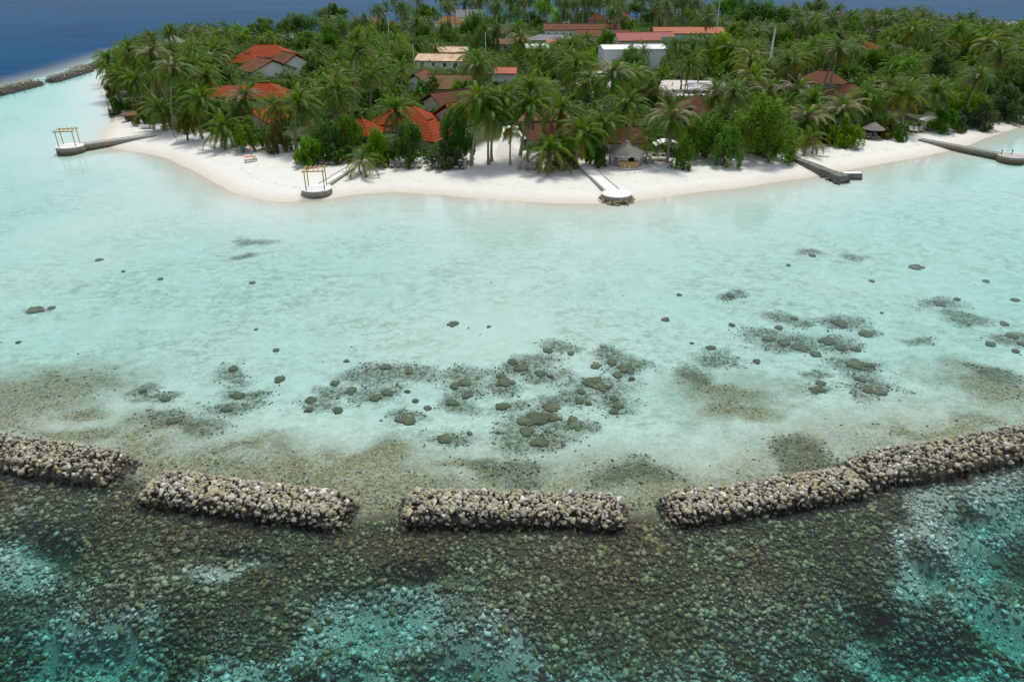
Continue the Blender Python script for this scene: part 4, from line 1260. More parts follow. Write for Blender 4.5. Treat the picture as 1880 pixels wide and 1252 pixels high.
# teal netting enclosure beside the white hall
def net_house():
    C = G(1248, 92, 5.0)
    g = float(terrain(C[:1], C[1:2])[0])
    root = thing('net_enclosure', 'teal netting enclosure with white canopies right of the tall white hall', 'building', (C[0], C[1], g), 0.1)
    L, W, Hh = 11.5, 9, 7.5
    k = 0
    for i in range(4):
        for j in (0, 1):
            x, y = -L / 2 + L * i / 3, -W / 2 + W * j
            MB().tube([(x, y, -0.2), (x, y, Hh)], 0.09, 6).build('post', M_POLE, root)
    for i in range(3):
        x0, x1 = -L / 2 + L * i / 3 + 0.12, -L / 2 + L * (i + 1) / 3 - 0.12
        MB().box(x0, x1, -W / 2 - 0.03, -W / 2 + 0.03, 2.4 if i != 1 else 4.4, Hh - 0.2).build('panel', M_TEAL, root)
        MB().box(x0, x1, W / 2 - 0.03, W / 2 + 0.03, 2.4, Hh - 0.2).build('panel', M_TEAL, root)
    for x in (-L / 2, L / 2):
        MB().box(x - 0.03, x + 0.03, -W / 2 + 0.12, W / 2 - 0.12, 2.4, Hh - 0.2).build('panel', M_TEAL, root)
    obj('roof', roof_mesh(roof_faces(L * 0.5, W * 0.6, 1.2, 'pyramid', 0.2), R_WHITE), root, (1.0, -1.0, 5.6))
    PROTECT.append((1216, 66, 1284, 112))
    LAND.append((1248, 92, root['label']))
    SOLID.append((C[0], C[1], 5))
net_house()

# pale paved yards, the path through the front palms
def yard(name, pts, z=0.02, mat=None):
    w = [G(x, y, 1.5) for x, y in pts]
    v = np.array([(p[0], p[1], float(terrain(p[:1], p[1:2])[0]) + z) for p in w])
    n = len(v)
    lo = v.copy(); lo[:, 2] -= 0.3
    f = [tuple(range(n))] + [tuple(range(2 * n - 1, n - 1, -1))] + [(i, n + i, n + (i + 1) % n, (i + 1) % n) for i in range(n)]
    vv = np.concatenate([v, lo])
    me = mesh_np(name, vv, f, [mat or M_YARD])
    o = obj(name, me, kind='structure')
    YARDS.append([tuple(p[:2]) for p in w])
    return o
YARDS = []
M_YARD = mat_plain('pale_paving', (0.60, 0.57, 0.51), (0.50, 0.47, 0.41), 0.9, 0.8, 0.2)
M_LAWN = mat_plain('lawn_grass', (0.035, 0.075, 0.012), (0.055, 0.10, 0.018), 0.95, 6, 0.5)
yard('courtyard_paving', [(1205, 178), (1330, 176), (1310, 150), (1215, 148)], 0.05)
yard('yard_paving', [(1055, 158), (1130, 162), (1120, 130), (1065, 132)], 0.05)
yard('service_yard_paving', [(850, 130), (915, 132), (905, 116), (860, 114)], 0.05)
yard('path', [(908, 285), (985, 290), (1000, 268), (960, 250), (950, 232), (925, 232), (918, 255)], 0.03)
yard('lawn', [(958, 276), (1012, 277), (1022, 262), (990, 254), (955, 258)], 0.07, M_LAWN)

# ---- stone piers on the beach
def pier(line, width, disc, top_z, label, name='pier', apron=False, topmat=None):
    topmat = topmat or M_PIERTOP
    a, b = ground(*line[0]), G(*line[1], 0.0)
    d = G(*disc[0], 0.0)
    rad = disc[1] * project(d)[2] / FPX / 2
    a2, b2 = Vector(a[:2]), Vector(b[:2])
    dirv = (Vector(d[:2]) - a2)
    ln = dirv.length
    ang = math.atan2(dirv.y, dirv.x)
    root = thing(name, label, 'pier', (d[0], d[1], 0), ang, 'stone piers along the beach')
    l = ln - rad * 0.92
    mb = MB()
    w = width / 2
    za = a[2] + 0.28
    x0, x1 = -ln, -ln + l
    mb.add([(x0, -w * 1.12, -1.2), (x0, w * 1.12, -1.2), (x1, w * 1.12, -1.2), (x1, -w * 1.12, -1.2), (x0, -w, za - .1), (x0, w, za - .1), (x1, w, top_z - .1), (x1, -w, top_z - .1)],
           [(0, 1, 2, 3), (4, 7, 6, 5), (0, 4, 5, 1), (1, 5, 6, 2), (2, 6, 7, 3), (3, 7, 4, 0)])
    mb.build('causeway', M_PIERSIDE, root)
    mb = MB()
    w2 = w + 0.06
    mb.add([(x0, -w2, za - .098), (x0, w2, za - .098), (x1, w2, top_z - .098), (x1, -w2, top_z - .098), (x0, -w2, za), (x0, w2, za), (x1, w2, top_z), (x1, -w2, top_z)],
           [(0, 1, 2, 3), (4, 7, 6, 5), (0, 4, 5, 1), (1, 5, 6, 2), (2, 6, 7, 3), (3, 7, 4, 0)])
    mb.build('walkway', topmat, root)
    for sy in (-1, 1):
        MB().obox((x0, sy * (w2 - 0.11), za + 0.065), (x1, sy * (w2 - 0.11), top_z + 0.065), 0.2, 0.12).build('kerb', M_KERB, root)
    r = random.Random(int(disc[0][0]))
    MB().lathe([(rad * 1.04, -1.6), (rad * 1.03, 0.2), (rad, top_z - 0.1)], 30, wob=lambda t, i: 1 + 0.015 * math.sin(5 * t + i)).build('platform', M_PIERSIDE, root, smooth_shade=False)
    MB().lathe([(rad * 1.03, top_z - 0.097), (rad * 1.03, top_z + 0.03)], 36).build('deck', topmat, root)
    # kerb stones round the deck edge
    if apron:
        q = np.random.default_rng(9)
        n = 240
        for k in range(n):
            t = q.uniform(0, 6.283)
            if abs(((t - math.pi + math.pi) % 6.283) - math.pi) < 0.35:
                continue
            rr_ = rad * (1.05 + 0.5 * q.uniform(0, 1))
            zz = 0.55 - (rr_ / rad - 1.05) * 1.9
            s = q.uniform(0.28, 0.55)
            obj('stone', APRON_ME[k % len(APRON_ME)], root, (rr_ * math.cos(t), rr_ * math.sin(t), zz), (q.uniform(-.6, .6), q.uniform(-.6, .6), q.uniform(-3, 3)), s)
    return root, rad, top_z, ang, d
M_KERB = mat_plain('kerb_stone', (0.52, 0.50, 0.45), (0.38, 0.36, 0.32), 0.9, 2, 0.3)
M_GREYTOP = mat_plain('weathered_concrete', (0.34, 0.32, 0.28), (0.46, 0.44, 0.40), 0.9, 0.9, 0.3)
M_APRON = mat_plain('apron_stone', (0.46, 0.40, 0.25), (0.28, 0.24, 0.14), 0.9, 3, 0.4, rnd=0.35)
APRON_ME = [mesh_np('stone', v, f, [M_APRON]) for v, f in STONES[:8]]
pA = pier(((287, 249), (150, 270)), 1.3, ((131, 278), 46), 1.05, 'stone pier with a timber frame on its round end, at the far left')
pB = pier(((642, 312), (605, 345)), 1.5, ((583, 358), 54), 1.1, 'short stone pier with a timber frame left of the centre beach')
pC = pier(((1072, 306), (1113, 352)), 2.3, ((1131, 367), 52), 1.0, 'white-topped pier with a bare round end ringed by loose stones', apron=True)
pD = pier(((1688, 258), (1830, 285)), 1.15, ((1855, 294), 44), 0.80, 'long low stone pier ending in a round head at the right edge', topmat=M_GREYTOP)

def pergola(p, label, rz):
    root_, rad, tz, ang, d = p
    root = thing('pergola', label, 'pergola', (d[0], d[1], tz + 0.03), rz, 'timber frames on the pier ends')
    s, h = rad * 0.60, 2.75
    for sx in (-1, 1):
        for sy in (-1, 1):
            MB().tube([(sx * s, sy * s, -0.02), (sx * s, sy * s, h)], 0.085, 8).build('post', M_WOOD_Y, root)
    for sy in (-1, 1):
        MB().obox((-s - 0.45, sy * s, h + 0.07), (s + 0.45, sy * s, h + 0.07), 0.12, 0.16).build('beam', M_WOOD_Y, root)
    for k in range(5):
        x = -s + 2 * s * k / 4
        MB().obox((x, -s - 0.4, h + 0.21), (x, s + 0.4, h + 0.21), 0.10, 0.10).build('rafter', M_WOOD_Y, root)
    return root
pergola(pA, 'golden timber pergola frame on the far left pier', 0.25)
pergola(pB, 'golden timber pergola frame on the pier left of the centre beach', 0.12)
for k, (x, y) in enumerate([(1838, 284), (1857, 284)]):
    q = G(x, y, 0.78)
    o = MB().lathe([(0.16, 0), (0.13, 0.08), (0.07, 0.12), (0.07, 0.62), (0.13, 0.66), (0.13, 0.80), (0.05, 0.88)], 10).build('lamp_post', M_DARK, None, q)
    tag(o, f'small dark bollard lamp, {["left", "right"][k]} one of two on the right-edge pier head', 'lamp', 'bollard lamps on the pier')

# broken groyne on the right and its loose block
def groyne():
    a, b = ground(1452, 292), G(1548, 334, 0)
    a[2] = 0
    d = Vector((b - a)[:2])
    L = d.length
    root = thing('stone_groyne', 'dark broken stone groyne running from the big tree into the water', 'groyne', a, math.atan2(d.y, d.x))
    q = np.random.default_rng(15)
    n = 12
    for k in range(n):
        x0, x1 = L * k / n + 0.006, L * (k + 1) / n - 0.006
        h = 1.30 - 0.35 * k / n + q.uniform(-0.04, 0.04)
        w = 0.75 + 0.25 * (k > n - 3) + q.uniform(-0.08, 0.08)
        MB().add([(x0, -w * 1.2, -1), (x1, -w * 1.2, -1), (x1, w * 1.2, -1), (x0, w * 1.2, -1), (x0, -w, h), (x1, -w, h - .02), (x1, w, h), (x0, w, h + .03)],
                 [(3, 2, 1, 0), (4, 5, 6, 7), (0, 1, 5, 4), (1, 2, 6, 5), (2, 3, 7, 6), (3, 0, 4, 7)]).build('stone_block', M_GROYNE, root)
    for k in range(26):
        t = q.uniform(0.72, 1.04)
        s = q.uniform(0.4, 0.9)
        obj('stone', GROYNE_ME[k % 8], root, (L * t, q.choice([-1, 1]) * q.uniform(0.9, 1.5), q.uniform(-0.15, 0.3)), (q.uniform(-.6, .6), q.uniform(-.6, .6), q.uniform(-3, 3)), s)
    c = G(1563, 326, 0)
    r2 = thing('concrete_block', 'loose dark block lying in the water beside the broken groyne end', 'block', c, 0.02)
    MB().add([(-1.6, -0.6, -0.9), (1.8, -0.6, -0.9), (1.8, 0.6, -0.9), (-1.6, 0.6, -0.9), (-1.5, -0.5, 0.75), (1.45, -0.5, 0.75), (1.45, 0.5, 0.75), (-1.5, 0.5, 0.75)],
             [(3, 2, 1, 0), (4, 5, 6, 7), (0, 1, 5, 4), (1, 2, 6, 5), (2, 3, 7, 6), (3, 0, 4, 7)]).build('block_body', M_GROYNE, r2)
    MB().box(-1.52, 1.42, -0.52, 0.52, 0.753, 0.83).build('cap', M_PIERTOP, r2)
M_GROYNE = mat_plain('groyne_stone', (0.075, 0.073, 0.058), (0.24, 0.235, 0.205), 0.9, 1.4, 0.6)
GROYNE_ME = [mesh_np('stone', v, f, [M_GROYNE]) for v, f in STONES[:8]]
groyne()

# ---- thatched beach bar
def beach_bar():
    C = ground(1148, 303)
    sc = project(C)[2] / FPX
    W = 69 * sc / 2                                     # half width of the eave
    root = thing('beach_bar', 'round grey-thatched beach bar with bamboo counter and clear side curtains', 'bar', C, 0.0)
    n, h, rise = 10, 2.3, 1.65
    def pt(k, r_, z):
        t = 2 * math.pi * (k + 0.5) / n
        return (r_ * math.cos(t), r_ * 0.8 * math.sin(t), z)
    MB().lathe([(W * 1.02, -0.4), (W * 1.0, 0.10)], 20, 1, 0.8).build('floor', M_PIERTOP, root)
    for k in range(n):
        MB().tube([pt(k, W * 0.88, 0.10), pt(k, W * 0.88, h)], 0.09, 6).build('post', M_WOOD_Y if k in (7, 8) else M_WOOD_G, root)
    polys = []
    for k in range(n):
        polys.append([pt(k, W * 1.1, 0), pt(k + 1, W * 1.1, 0), pt(k + 1, W * 0.13, rise), pt(k, W * 0.13, rise)])
    rf = obj('roof', roof_mesh(polys, R_THATCH, 0.2), root, (0, 0, h - 0.15))
    MB().lathe([(W * 0.17, rise - 0.12), (W * 0.15, rise + 0.18), (W * 0.05, rise + 0.34)], 10, 1, 0.8).build('roof_cap', R_THATCH, rf)
    q = random.Random(4)
    v, f = [], []
    for k in range(n):                                  # ragged pale fringe along the eave
        a, b = Vector(pt(k, W * 1.1, -0.05)), Vector(pt(k + 1, W * 1.1, -0.05))
        for i in range(9):
            p0, p1 = a.lerp(b, i / 9), a.lerp(b, (i + 1) / 9)
            dz = q.uniform(0.18, 0.34)
            s = len(v)
            v += [p0, p1, p1 + Vector((0, 0, -dz)), p0 + Vector((0, 0, -dz * q.uniform(0.7, 1)))]
            f.append((s, s + 1, s + 2, s + 3))
    obj('fringe', mesh_np('fringe', v, f, [M_FRINGE]), rf)
    for k in range(n):                                  # clear plastic curtains between posts, open in front
        if k == 7:
            continue
        a, b = Vector(pt(k, W * 0.88, 0.15)), Vector(pt(k + 1, W * 0.88, 0.15))
        m = MB()
        m.add([a, b, (b.x, b.y, h - 0.1), (a.x, a.y, h - 0.1)], [(0, 1, 2, 3)])
        m.build('curtain', M_PLASTIC, root)
    cx0, cx1 = -W * 0.42, W * 0.55
    MB().box(cx0, cx1, -W * 0.80, -W * 0.80 + 0.5, 0.1, 1.02).build('counter', M_BAMBOO, root)
    MB().box(cx0 - 0.1, cx1 + 0.1, -W * 0.80 - 0.08, -W * 0.80 + 0.6, 1.022, 1.09).build('counter_top', M_WOOD_Y, root)
    MB().box(-W * 0.5, W * 0.5, W * 0.30, W * 0.30 + 0.25, 0.1, 1.7).build('back_shelf', M_WOOD_D, root)
    MB().box(-W * 0.20, W * 0.45, -W * 0.25, -W * 0.25 + 0.5, 0.1, 0.95).build('back_counter', M_WOOD_D, root)
    for k in range(2):
        s = thing('bar_stool', f'white bar stool at the beach bar counter, {["left", "right"][k]} one', 'stool', C + np.array((cx0 + 0.8 + k * 0.8, -W * 0.80 - 0.55, 0)), 0, 'bar stools')
        MB().lathe([(0.17, 0.62), (0.18, 0.68)], 10).build('seat', M_CUSHION, s)
        for a in range(3):
            t = a * 2.094 + 0.4
            MB().tube([(0.12 * math.cos(t), 0.12 * math.sin(t), 0.62), (0.19 * math.cos(t), 0.19 * math.sin(t), 0)], 0.022, 5).build('leg', M_METALW, s)
    SOLID.append((C[0], C[1], 5))
    PROTECT.append((1108, 262, 1184, 308))
    LAND.append((1146, 285, 'the thatched beach bar'))
M_FRINGE = mat_plain('thatch_fringe', (0.52, 0.49, 0.43), (0.40, 0.37, 0.32), 0.95, 4, 0.3)
def plastic():
    t = NT('clear_plastic')
    g = t.n('BsdfGlossy', {'Color': (1, 1, 1), 'Roughness': 0.12}).outputs[0]
    tr = t.n('BsdfTransparent', {'Color': (0.86, 0.88, 0.88)}).outputs[0]
    df = t.n('BsdfDiffuse', {'Color': (0.62, 0.63, 0.62)}).outputs[0]
    m = t.n('MixShader', {0: 0.28, 1: tr, 2: df}).outputs[0]
    return t.done(t.n('MixShader', {0: 0.10, 1: m, 2: g}).outputs[0])
M_PLASTIC = plastic()
beach_bar()

# ---- loungers
def lounger_parts():
    fr = MB()
    for sy in (-1, 1):
        fr.obox((-0.95, sy * 0.30, 0.30), (0.95, sy * 0.30, 0.30), 0.06, 0.09)
    for x in (-0.92, 0.0, 0.92):
        fr.obox((x, -0.27, 0.30), (x, 0.27, 0.30), 0.05, 0.06)
    seat = MB().box(-0.95, 0.30, -0.33, 0.33, 0.347, 0.42)
    a = math.radians(38)
    bk = MB().add([(0.30, -0.33, 0.36), (0.30, 0.33, 0.36), (0.30 + 0.72 * math.cos(a), 0.33, 0.36 + 0.72 * math.sin(a)), (0.30 + 0.72 * math.cos(a), -0.33, 0.36 + 0.72 * math.sin(a)),
                   (0.26, -0.33, 0.43), (0.26, 0.33, 0.43), (0.26 + 0.72 * math.cos(a), 0.33, 0.43 + 0.72 * math.sin(a)), (0.26 + 0.72 * math.cos(a), -0.33, 0.43 + 0.72 * math.sin(a))],
                  [(3, 2, 1, 0), (4, 5, 6, 7), (0, 1, 5, 4), (1, 2, 6, 5), (2, 3, 7, 6), (3, 0, 4, 7)])
    return fr.mesh('frame', M_WOOD_G), seat.mesh('seat', M_LOUNGE), bk.mesh('backrest', M_LOUNGE), MB().box(-0.03, 0.03, -0.03, 0.03, 0, 0.256).mesh('leg', M_WOOD_G)
LF, LS, LB, LL = lounger_parts()
def lounger(px, py, rz, label, group='sun loungers on the beach', s=1.12):
    B = ground(px, py)
    root = thing('sun_lounger', label, 'lounger', B, math.radians(rz), group, s)
    obj('frame', LF, root); obj('seat', LS, root); obj('backrest', LB, root)
    for sx in (-0.85, 0.85):
        for sy in (-0.27, 0.27):
            obj('leg', LL, root, (sx, sy, 0))
LR = random.Random(2)
def lounger_row(lst, where, rz=88):
    for i, (x, y) in enumerate(lst):
        lounger(x, y, rz + LR.uniform(-7, 7), f'grey-brown sun lounger, {ordinal(i)} from the left {where}')
lounger_row([(597, 301), (606, 302), (617, 302)], 'under the trees left of the short pier', 40)
lounger_row([(694, 305), (708, 306), (721, 306), (732, 306), (745, 306), (758, 307), (771, 307)], 'in the shaded row right of the short pier')
lounger_row([(796, 307), (806, 308), (839, 309), (852, 309)], 'by the pale green shrub')
lounger_row([(954, 309), (967, 310), (979, 310), (991, 310), (1003, 310), (1015, 310)], 'in the row behind the short yellow palm')
lounger_row([(1035, 311), (1046, 311)], 'of the pair by the white daybed')
lounger_row([(1185, 299), (1197, 298)], 'of the pair right of the beach bar', 120)
lounger_row([(1590, 254), (1599, 255), (1608, 254)], 'under the thatched parasol')
lounger_row([(1672, 242), (1681, 243), (1690, 242)], 'in the dark group behind the right-edge pier', 70)
lounger_row([(305, 236), (336, 247), (346, 245)], 'under the left beach palms', 20)
lounger(461, 297, 30, 'single weathered sun lounger alone on open sand at the left beach')

# ---- daybeds, sofa, parasol, canopies
def daybed(px, py, w, d, rz, label, cush=3):
    B = ground(px, py)
    root = thing('daybed', label, 'daybed', B, math.radians(rz), 'cushioned daybeds on the sand')
    MB().box(-w / 2, w / 2, -d / 2, d / 2, 0.0, 0.30).build('base', M_BAMBOO, root)
    MB().box(-w / 2 - .03, w / 2 + .03, -d / 2 - .03, d / 2 + .03, 0.302, 0.50).build('mattress', M_CUSHION, root)
    MB().box(-w / 2, w / 2, d / 2 - .22, d / 2 - .04, 0.502, 1.0).build('backrest', M_CUSHION, root)
    for k in range(cush):
        x = -w / 2 + w * (k + 0.5) / cush
        MB().obox((x, d / 2 - 0.36, 0.50), (x, d / 2 - 0.26, 0.86), 0.45, 0.16).build('pillow', M_CUSHION_D if k % 2 == 0 else M_CUSHION, root)
daybed(1209, 294, 2.4, 1.7, -6, 'cream daybed with dark pillows right of the beach bar')
daybed(1049, 304, 2.3, 1.2, 2, 'white sofa daybed with dark pillows left of the beach bar path')
def canopy(px, py, w, label):
    B = ground(px, py)
    root = thing('canopy', label, 'canopy', B, 0.1)
    v, f = [], []
    for i in range(9):
        for j in range(2):
            x = -w / 2 + w * i / 8
            v += [(x, -1.3 + 2.6 * j, 1.9 + 0.7 * math.sin(math.pi * i / 8)), (x, -1.3 + 2.6 * j, 1.85 + 0.7 * math.sin(math.pi * i / 8))]
    for i in range(8):
        a = i * 4
        f += [(a, a + 4, a + 6, a + 2), (a + 1, a + 3, a + 7, a + 5), (a, a + 1, a + 5, a + 4), (a + 2, a + 6, a + 7, a + 3)]
    obj('fabric', mesh_np('fabric', v, f, [M_CANVAS]), root)
    for sx in (-1, 1):
        for sy in (-1.25, 1.25):
            MB().tube([(sx * (w / 2 - .05), sy, -0.2), (sx * (w / 2 - .05), sy, 1.88)], 0.05, 6).build('post', M_METALW, root)
    return root
canopy(1222, 284, 4.6, 'white arched canopy behind the daybed right of the beach bar')
canopy(1706, 238, 4.0, 'white canopy half hidden under palms on the right beach')
def parasol(px, py, w, label):
    B = ground(px, py)
    root = thing('thatched_parasol', label, 'parasol', B)
    R_ = w / 2
    MB().tube([(0, 0, -0.3), (0, 0, 2.7)], 0.09, 8).build('pole', M_WOOD_D, root)
    n = 14
    polys = []
    for k in range(n):
        a, b = 2 * math.pi * k / n, 2 * math.pi * (k + 1) / n
        polys.append([(R_ * math.cos(a), R_ * math.sin(a), 0), (R_ * math.cos(b), R_ * math.sin(b), 0), (0.08 * math.cos(b), 0.08 * math.sin(b), 1.25), (0.08 * math.cos(a), 0.08 * math.sin(a), 1.25)])
    obj('thatch', roof_mesh(polys, R_THATCH, 0.12), root, (0, 0, 1.75))
parasol(1600, 253, 4.4, 'wide grey thatched parasol on the right beach')

# ---- boats and bits at the left tip
def boat():
    B = ground(272, 236)
    root = thing('beached_dinghy', 'white dinghy with red stripes beached under the left palms', 'boat', B + np.array((0, 0, 0.05)), -0.35)
    v, f = [], []
    n = 9
    for i in range(n):
        t = i / (n - 1)
        x = -1.9 + 3.8 * t
        w = 0.72 * (1 - max(0, (t - 0.45) / 0.55) ** 2.2) * (0.82 + 0.18 * min(1, t * 4))
        for yy, zz in ((-1, 0.55 + 0.15 * t), (-0.72, 0.16), (0, 0.0), (0.72, 0.16), (1, 0.55 + 0.15 * t)):
            v.append((x, yy * w, zz + (0.25 * max(0, t - 0.8) if zz < 0.3 else 0)))
    for i in range(n - 1):
        for k in range(4):
            a = i * 5 + k
            f.append((a, a + 1, a + 6, a + 5))
    f.append((0, 5 * 0 + 1, 2, 3, 4))
    me = mesh_np('hull', v, f, [M_CANVAS])
    h = obj('hull', me, root)
    md = h.modifiers.new('solid', 'SOLIDIFY')
    md.thickness = 0.05
    for x in (-1.0, 0.1):
        MB().box(x - 0.15, x + 0.15, -0.56, 0.56, 0.40, 0.45).build('thwart', M_REDP, root)
M_REDP = mat_plain('red_paint', (0.42, 0.06, 0.05), (0.36, 0.05, 0.04), 0.5, 2, 0.05)
boat()
o = MB().lathe([(0.9, -0.1), (1.0, 0.25), (0.8, 0.7), (0.35, 0.95), (0.1, 1.0)], 12, 1.3, 0.8, 0, lambda t, i: 1 + 0.08 * math.sin(3 * t + i)).build('covered_pile', M_TARP, None, ground(239, 219), smooth_shade=True)
tag(o, 'black tarpaulin-covered heap at the left tip of the beach', 'tarpaulin')

# low line of stones edging the sand terrace before the bar
q = np.random.default_rng(21)
root = thing('stone_edging', 'broken low line of stones edging the sand before the beach bar', 'edging', ground(1165, 318))
B0 = ground(1165, 318)
for k in range(64):
    t = q.uniform(0, 1)
    x = 1102 + 128 * t
    y = 320 - 4 * t + 1.5 * math.sin(7 * t)
    if 0.22 < t < 0.36 and q.uniform() < 0.7:
        continue
    p = ground(x, y)
    obj('stone', APRON_ME[k % 8], root, p - B0 + np.array((0, q.uniform(-.15, .15), 0.0)), (q.uniform(-.4, .4), q.uniform(-.4, .4), q.uniform(-3, 3)), q.uniform(0.16, 0.34))

# ---- lamp masts and the lattice mast
def mast(px0, py0, py1, Y, label, heads=True, r0=0.11):
    P1 = plane_hit(px0, py1, Y)
    g = float(terrain(P1[:1], P1[1:2])[0])
    h = P1[2] - g
    root = thing('lamp_mast', label, 'mast', (P1[0], P1[1], g), 0, 'pale masts above the trees')
    MB().tube([(0, 0, -0.3), (0, 0, h)], [r0 * 1.6, r0], 8).build('pole', M_METALW, root)
    if heads:
        MB().obox((-1.0, 0, h - 0.1), (1.0, 0, h - 0.1), 0.10, 0.10).build('crossarm', M_METALW, root)
        for sx in (-0.9, 0.9):
            MB().box(sx - 0.22, sx + 0.22, -0.2, 0.15, h - 0.42, h - 0.18).build('floodlight', M_POLE, root)
    PROTECT.append((px0 - 3, py1, px0 + 3, py1 + 34))
    LAND.append((px0, py1 + 15, label))
mast(711, 70, 24, 290, 'white floodlight mast above the trees left of the far grey hall')
mast(891, 85, 60, 230, 'thin pale mast right of the tin-roofed workshop', False, 0.09)
mast(758, 90, 80, 225, 'short pale pole left of the tin-roofed workshop', False, 0.08)
mast(1322, 35, 2, 330, 'floodlight mast at the top beside the dark umbrella tree')
def lattice():
    P1 = plane_hit(1425, 52, 205)
    Bm = plane_hit(1414, 112, 205)
    g = float(terrain(P1[:1], P1[1:2])[0])
    h = P1[2] - g
    root = thing('lattice_mast', 'tapering white lattice mast rising from the right palm grove', 'mast', (P1[0] - 0.2, P1[1], g))
    def c(k, z):
        w = 0.52 * (1 - z / h) + 0.06
        t = k * 2.094
        return (w * math.cos(t), w * math.sin(t), z)
    for k in range(3):
        MB().tube([c(k, -0.3), c(k, h)], 0.10, 5).build('rail', M_METALW, root)
    mb = MB()
    n = 16
    for i in range(n):
        for k in range(3):
            mb.tube([c(k, h * i / n), c(k + 1, h * (i + 1) / n)], 0.06, 4)
    mb.build('bracing', M_METALW, root, kind='stuff')
    PROTECT.append((1408, 52, 1430, 112))
    LAND.append((1418, 80, root['label']))
lattice()

# ------------------------------------------------------------------ broadleaf trees and shrubs
FT = 'trees along the beach'
def tree_extra():
    tree(214, 196, 34, 34, L_DARK, 'dark shrub at the waterline on the left tip', 2, (214, 212), group=FT, gap=0.3, name='shrub', cat='shrub')
    tree(206, 172, 30, 30, L_MID, 'green shrub behind the dark waterline shrub on the left tip', 3, (206, 186), group=FT, gap=0.3, name='shrub', cat='shrub')
    tree(262, 214, 40, 30, L_OLIVE, 'olive shrub behind the beached dinghy', 4, z_c=2.5, group=FT, name='shrub', cat='shrub')
    tree(340, 225, 50, 44, L_OLIVE, 'olive-yellow tree between the left beach palms', 6, (345, 258), group=FT)
    tree(398, 205, 44, 40, L_MID, 'green crown between the left palms before the lean-to roof', 7, z_c=4, group=FT)
IT = 'leafy trees among the palms'
tree_extra()
tree(455, 246, 58, 56, L_MID, 'round bright green tree behind the lone sunbed on the left beach', 0, (470, 276), group=FT)
tree(600, 262, 92, 70, L_DARK, 'broad dark green tree under the big palm left of the short pier', 1, (620, 294), group=FT)
tree(568, 280, 76, 50, L_MID, 'low glossy green tree hanging over the sand left of the short pier', 2, (575, 300), group=FT, gap=0.5)
tree(640, 240, 60, 50, L_DARK, 'dark tree in front of the small ribbed red-orange roof', 3, (645, 290), group=FT)
tree(508, 252, 46, 60, L_OLIVE, 'yellow-green bushy tree right of the bright round tree on the left', 4, (505, 280), group=FT)
tree(440, 222, 40, 50, L_OLIVE, 'yellowish bush behind the bright round tree on the left beach', 5, (440, 262), group=FT)
tree(690, 268, 66, 60, L_MID, 'green tree right of the low yellow palm at the short pier', 5, (690, 302), group=FT)
tree(748, 262, 76, 74, L_DARK, 'dark round tree below the wide ribbed red-orange roof', 6, (752, 300), group=FT)
tree(712, 284, 40, 34, L_OLIVE, 'orange-tinged shrub between the two trees right of the short pier', 7, (714, 301), group=FT, name='shrub', cat='shrub')
tree(820, 285, 76, 48, L_GREY, 'pale grey-green spreading shrub on the sand at centre left', 8, (824, 305), group=FT, gap=0.3, name='shrub', cat='shrub')
tree(840, 238, 66, 100, L_DARK, 'tall dark tree behind the pale grey-green shrub', 9, (838, 296), group=FT)
tree(850, 215, 44, 40, L_DARK, 'dark leafy crown just below the small red-orange gable', 2, (852, 272), group=FT)
tree(1038, 280, 56, 60, L_MID, 'green shrub behind the short yellow palm', 0, (1040, 306), group=FT, gap=0.3, name='shrub', cat='shrub')
tree(1094, 274, 52, 62, L_DARK, 'dark green shrub left of the beach bar', 1, (1096, 303), group=FT, gap=0.3, name='shrub', cat='shrub')
tree(1255, 289, 46, 42, L_MID, 'small round green shrub alone on the sand right of the beach bar', 2, (1256, 309), group=FT, gap=0.3, name='shrub', cat='shrub')
tree(1290, 250, 100, 70, L_DARK, 'dark spreading tree behind the small round shrub', 3, (1296, 290), group=FT)
tree(1338, 268, 66, 60, L_MID, 'leafy tree with thin leaning stems left of the biggest tree', 4, (1325, 304), group=FT)
tree(1402, 238, 132, 112, L_MID, 'biggest dense green tree on the right beach', 6, (1405, 290), group=FT, gap=0.6)
tree(1330, 222, 90, 60, L_DARK, 'dark crown behind and left of the biggest tree', 7, z_c=5, group=FT)
tree(1262, 222, 70, 50, L_DARK, 'dark crown below the dark brown hipped roof', 8, z_c=4.5, group=FT)
tree(1555, 246, 66, 54, L_MID, 'bushy bright green tree left of the thatched parasol', 0, (1555, 268), group=FT, gap=0.5)
tree(1520, 235, 50, 40, L_OLIVE, 'olive bush behind the bushy bright green tree on the right', 1, z_c=3.5, group=FT)
tree(1600, 228, 60, 40, L_MID, 'green bush just behind the thatched parasol', 3, z_c=3, group=FT)
tree(1632, 234, 48, 36, L_OLIVE, 'yellow-tipped bush right behind the thatched parasol', 9, (1632, 252), group=FT, gap=0.4)
tree(1655, 245, 30, 30, L_DARK, 'small dark round shrub right of the thatched parasol', 5, (1655, 259), group=FT, gap=0.3, name='shrub', cat='shrub')
tree(1762, 230, 36, 28, L_GREY, 'small shrub at the sand edge by the right-edge hedge', 6, (1764, 242), group=FT, gap=0.3, name='shrub', cat='shrub')
tree(1735, 222, 44, 40, L_DARK, 'dark shrub behind the canopy on the right beach', 7, z_c=3, group=FT)
tree(1795, 214, 76, 46, L_GREY, 'grey-green seaside thicket left part at the right edge', 8, (1798, 234), group=FT, gap=0.3)
tree(1850, 192, 90, 60, L_GREY, 'grey-green seaside thicket at the very right edge', 0, (1855, 218), group=FT, gap=0.3)
tree(1775, 190, 80, 50, L_MID, 'green bushy tree above the seaside thicket', 1, z_c=4, group=FT)
tree(1900, 150, 90, 70, L_GREY, 'tall grey-green tree cut by the right edge', 3, z_c=5, group=FT)
tree(1850, 150, 70, 50, L_DARK, 'dark tree behind the right-edge thicket', 2, z_c=5, group=FT)
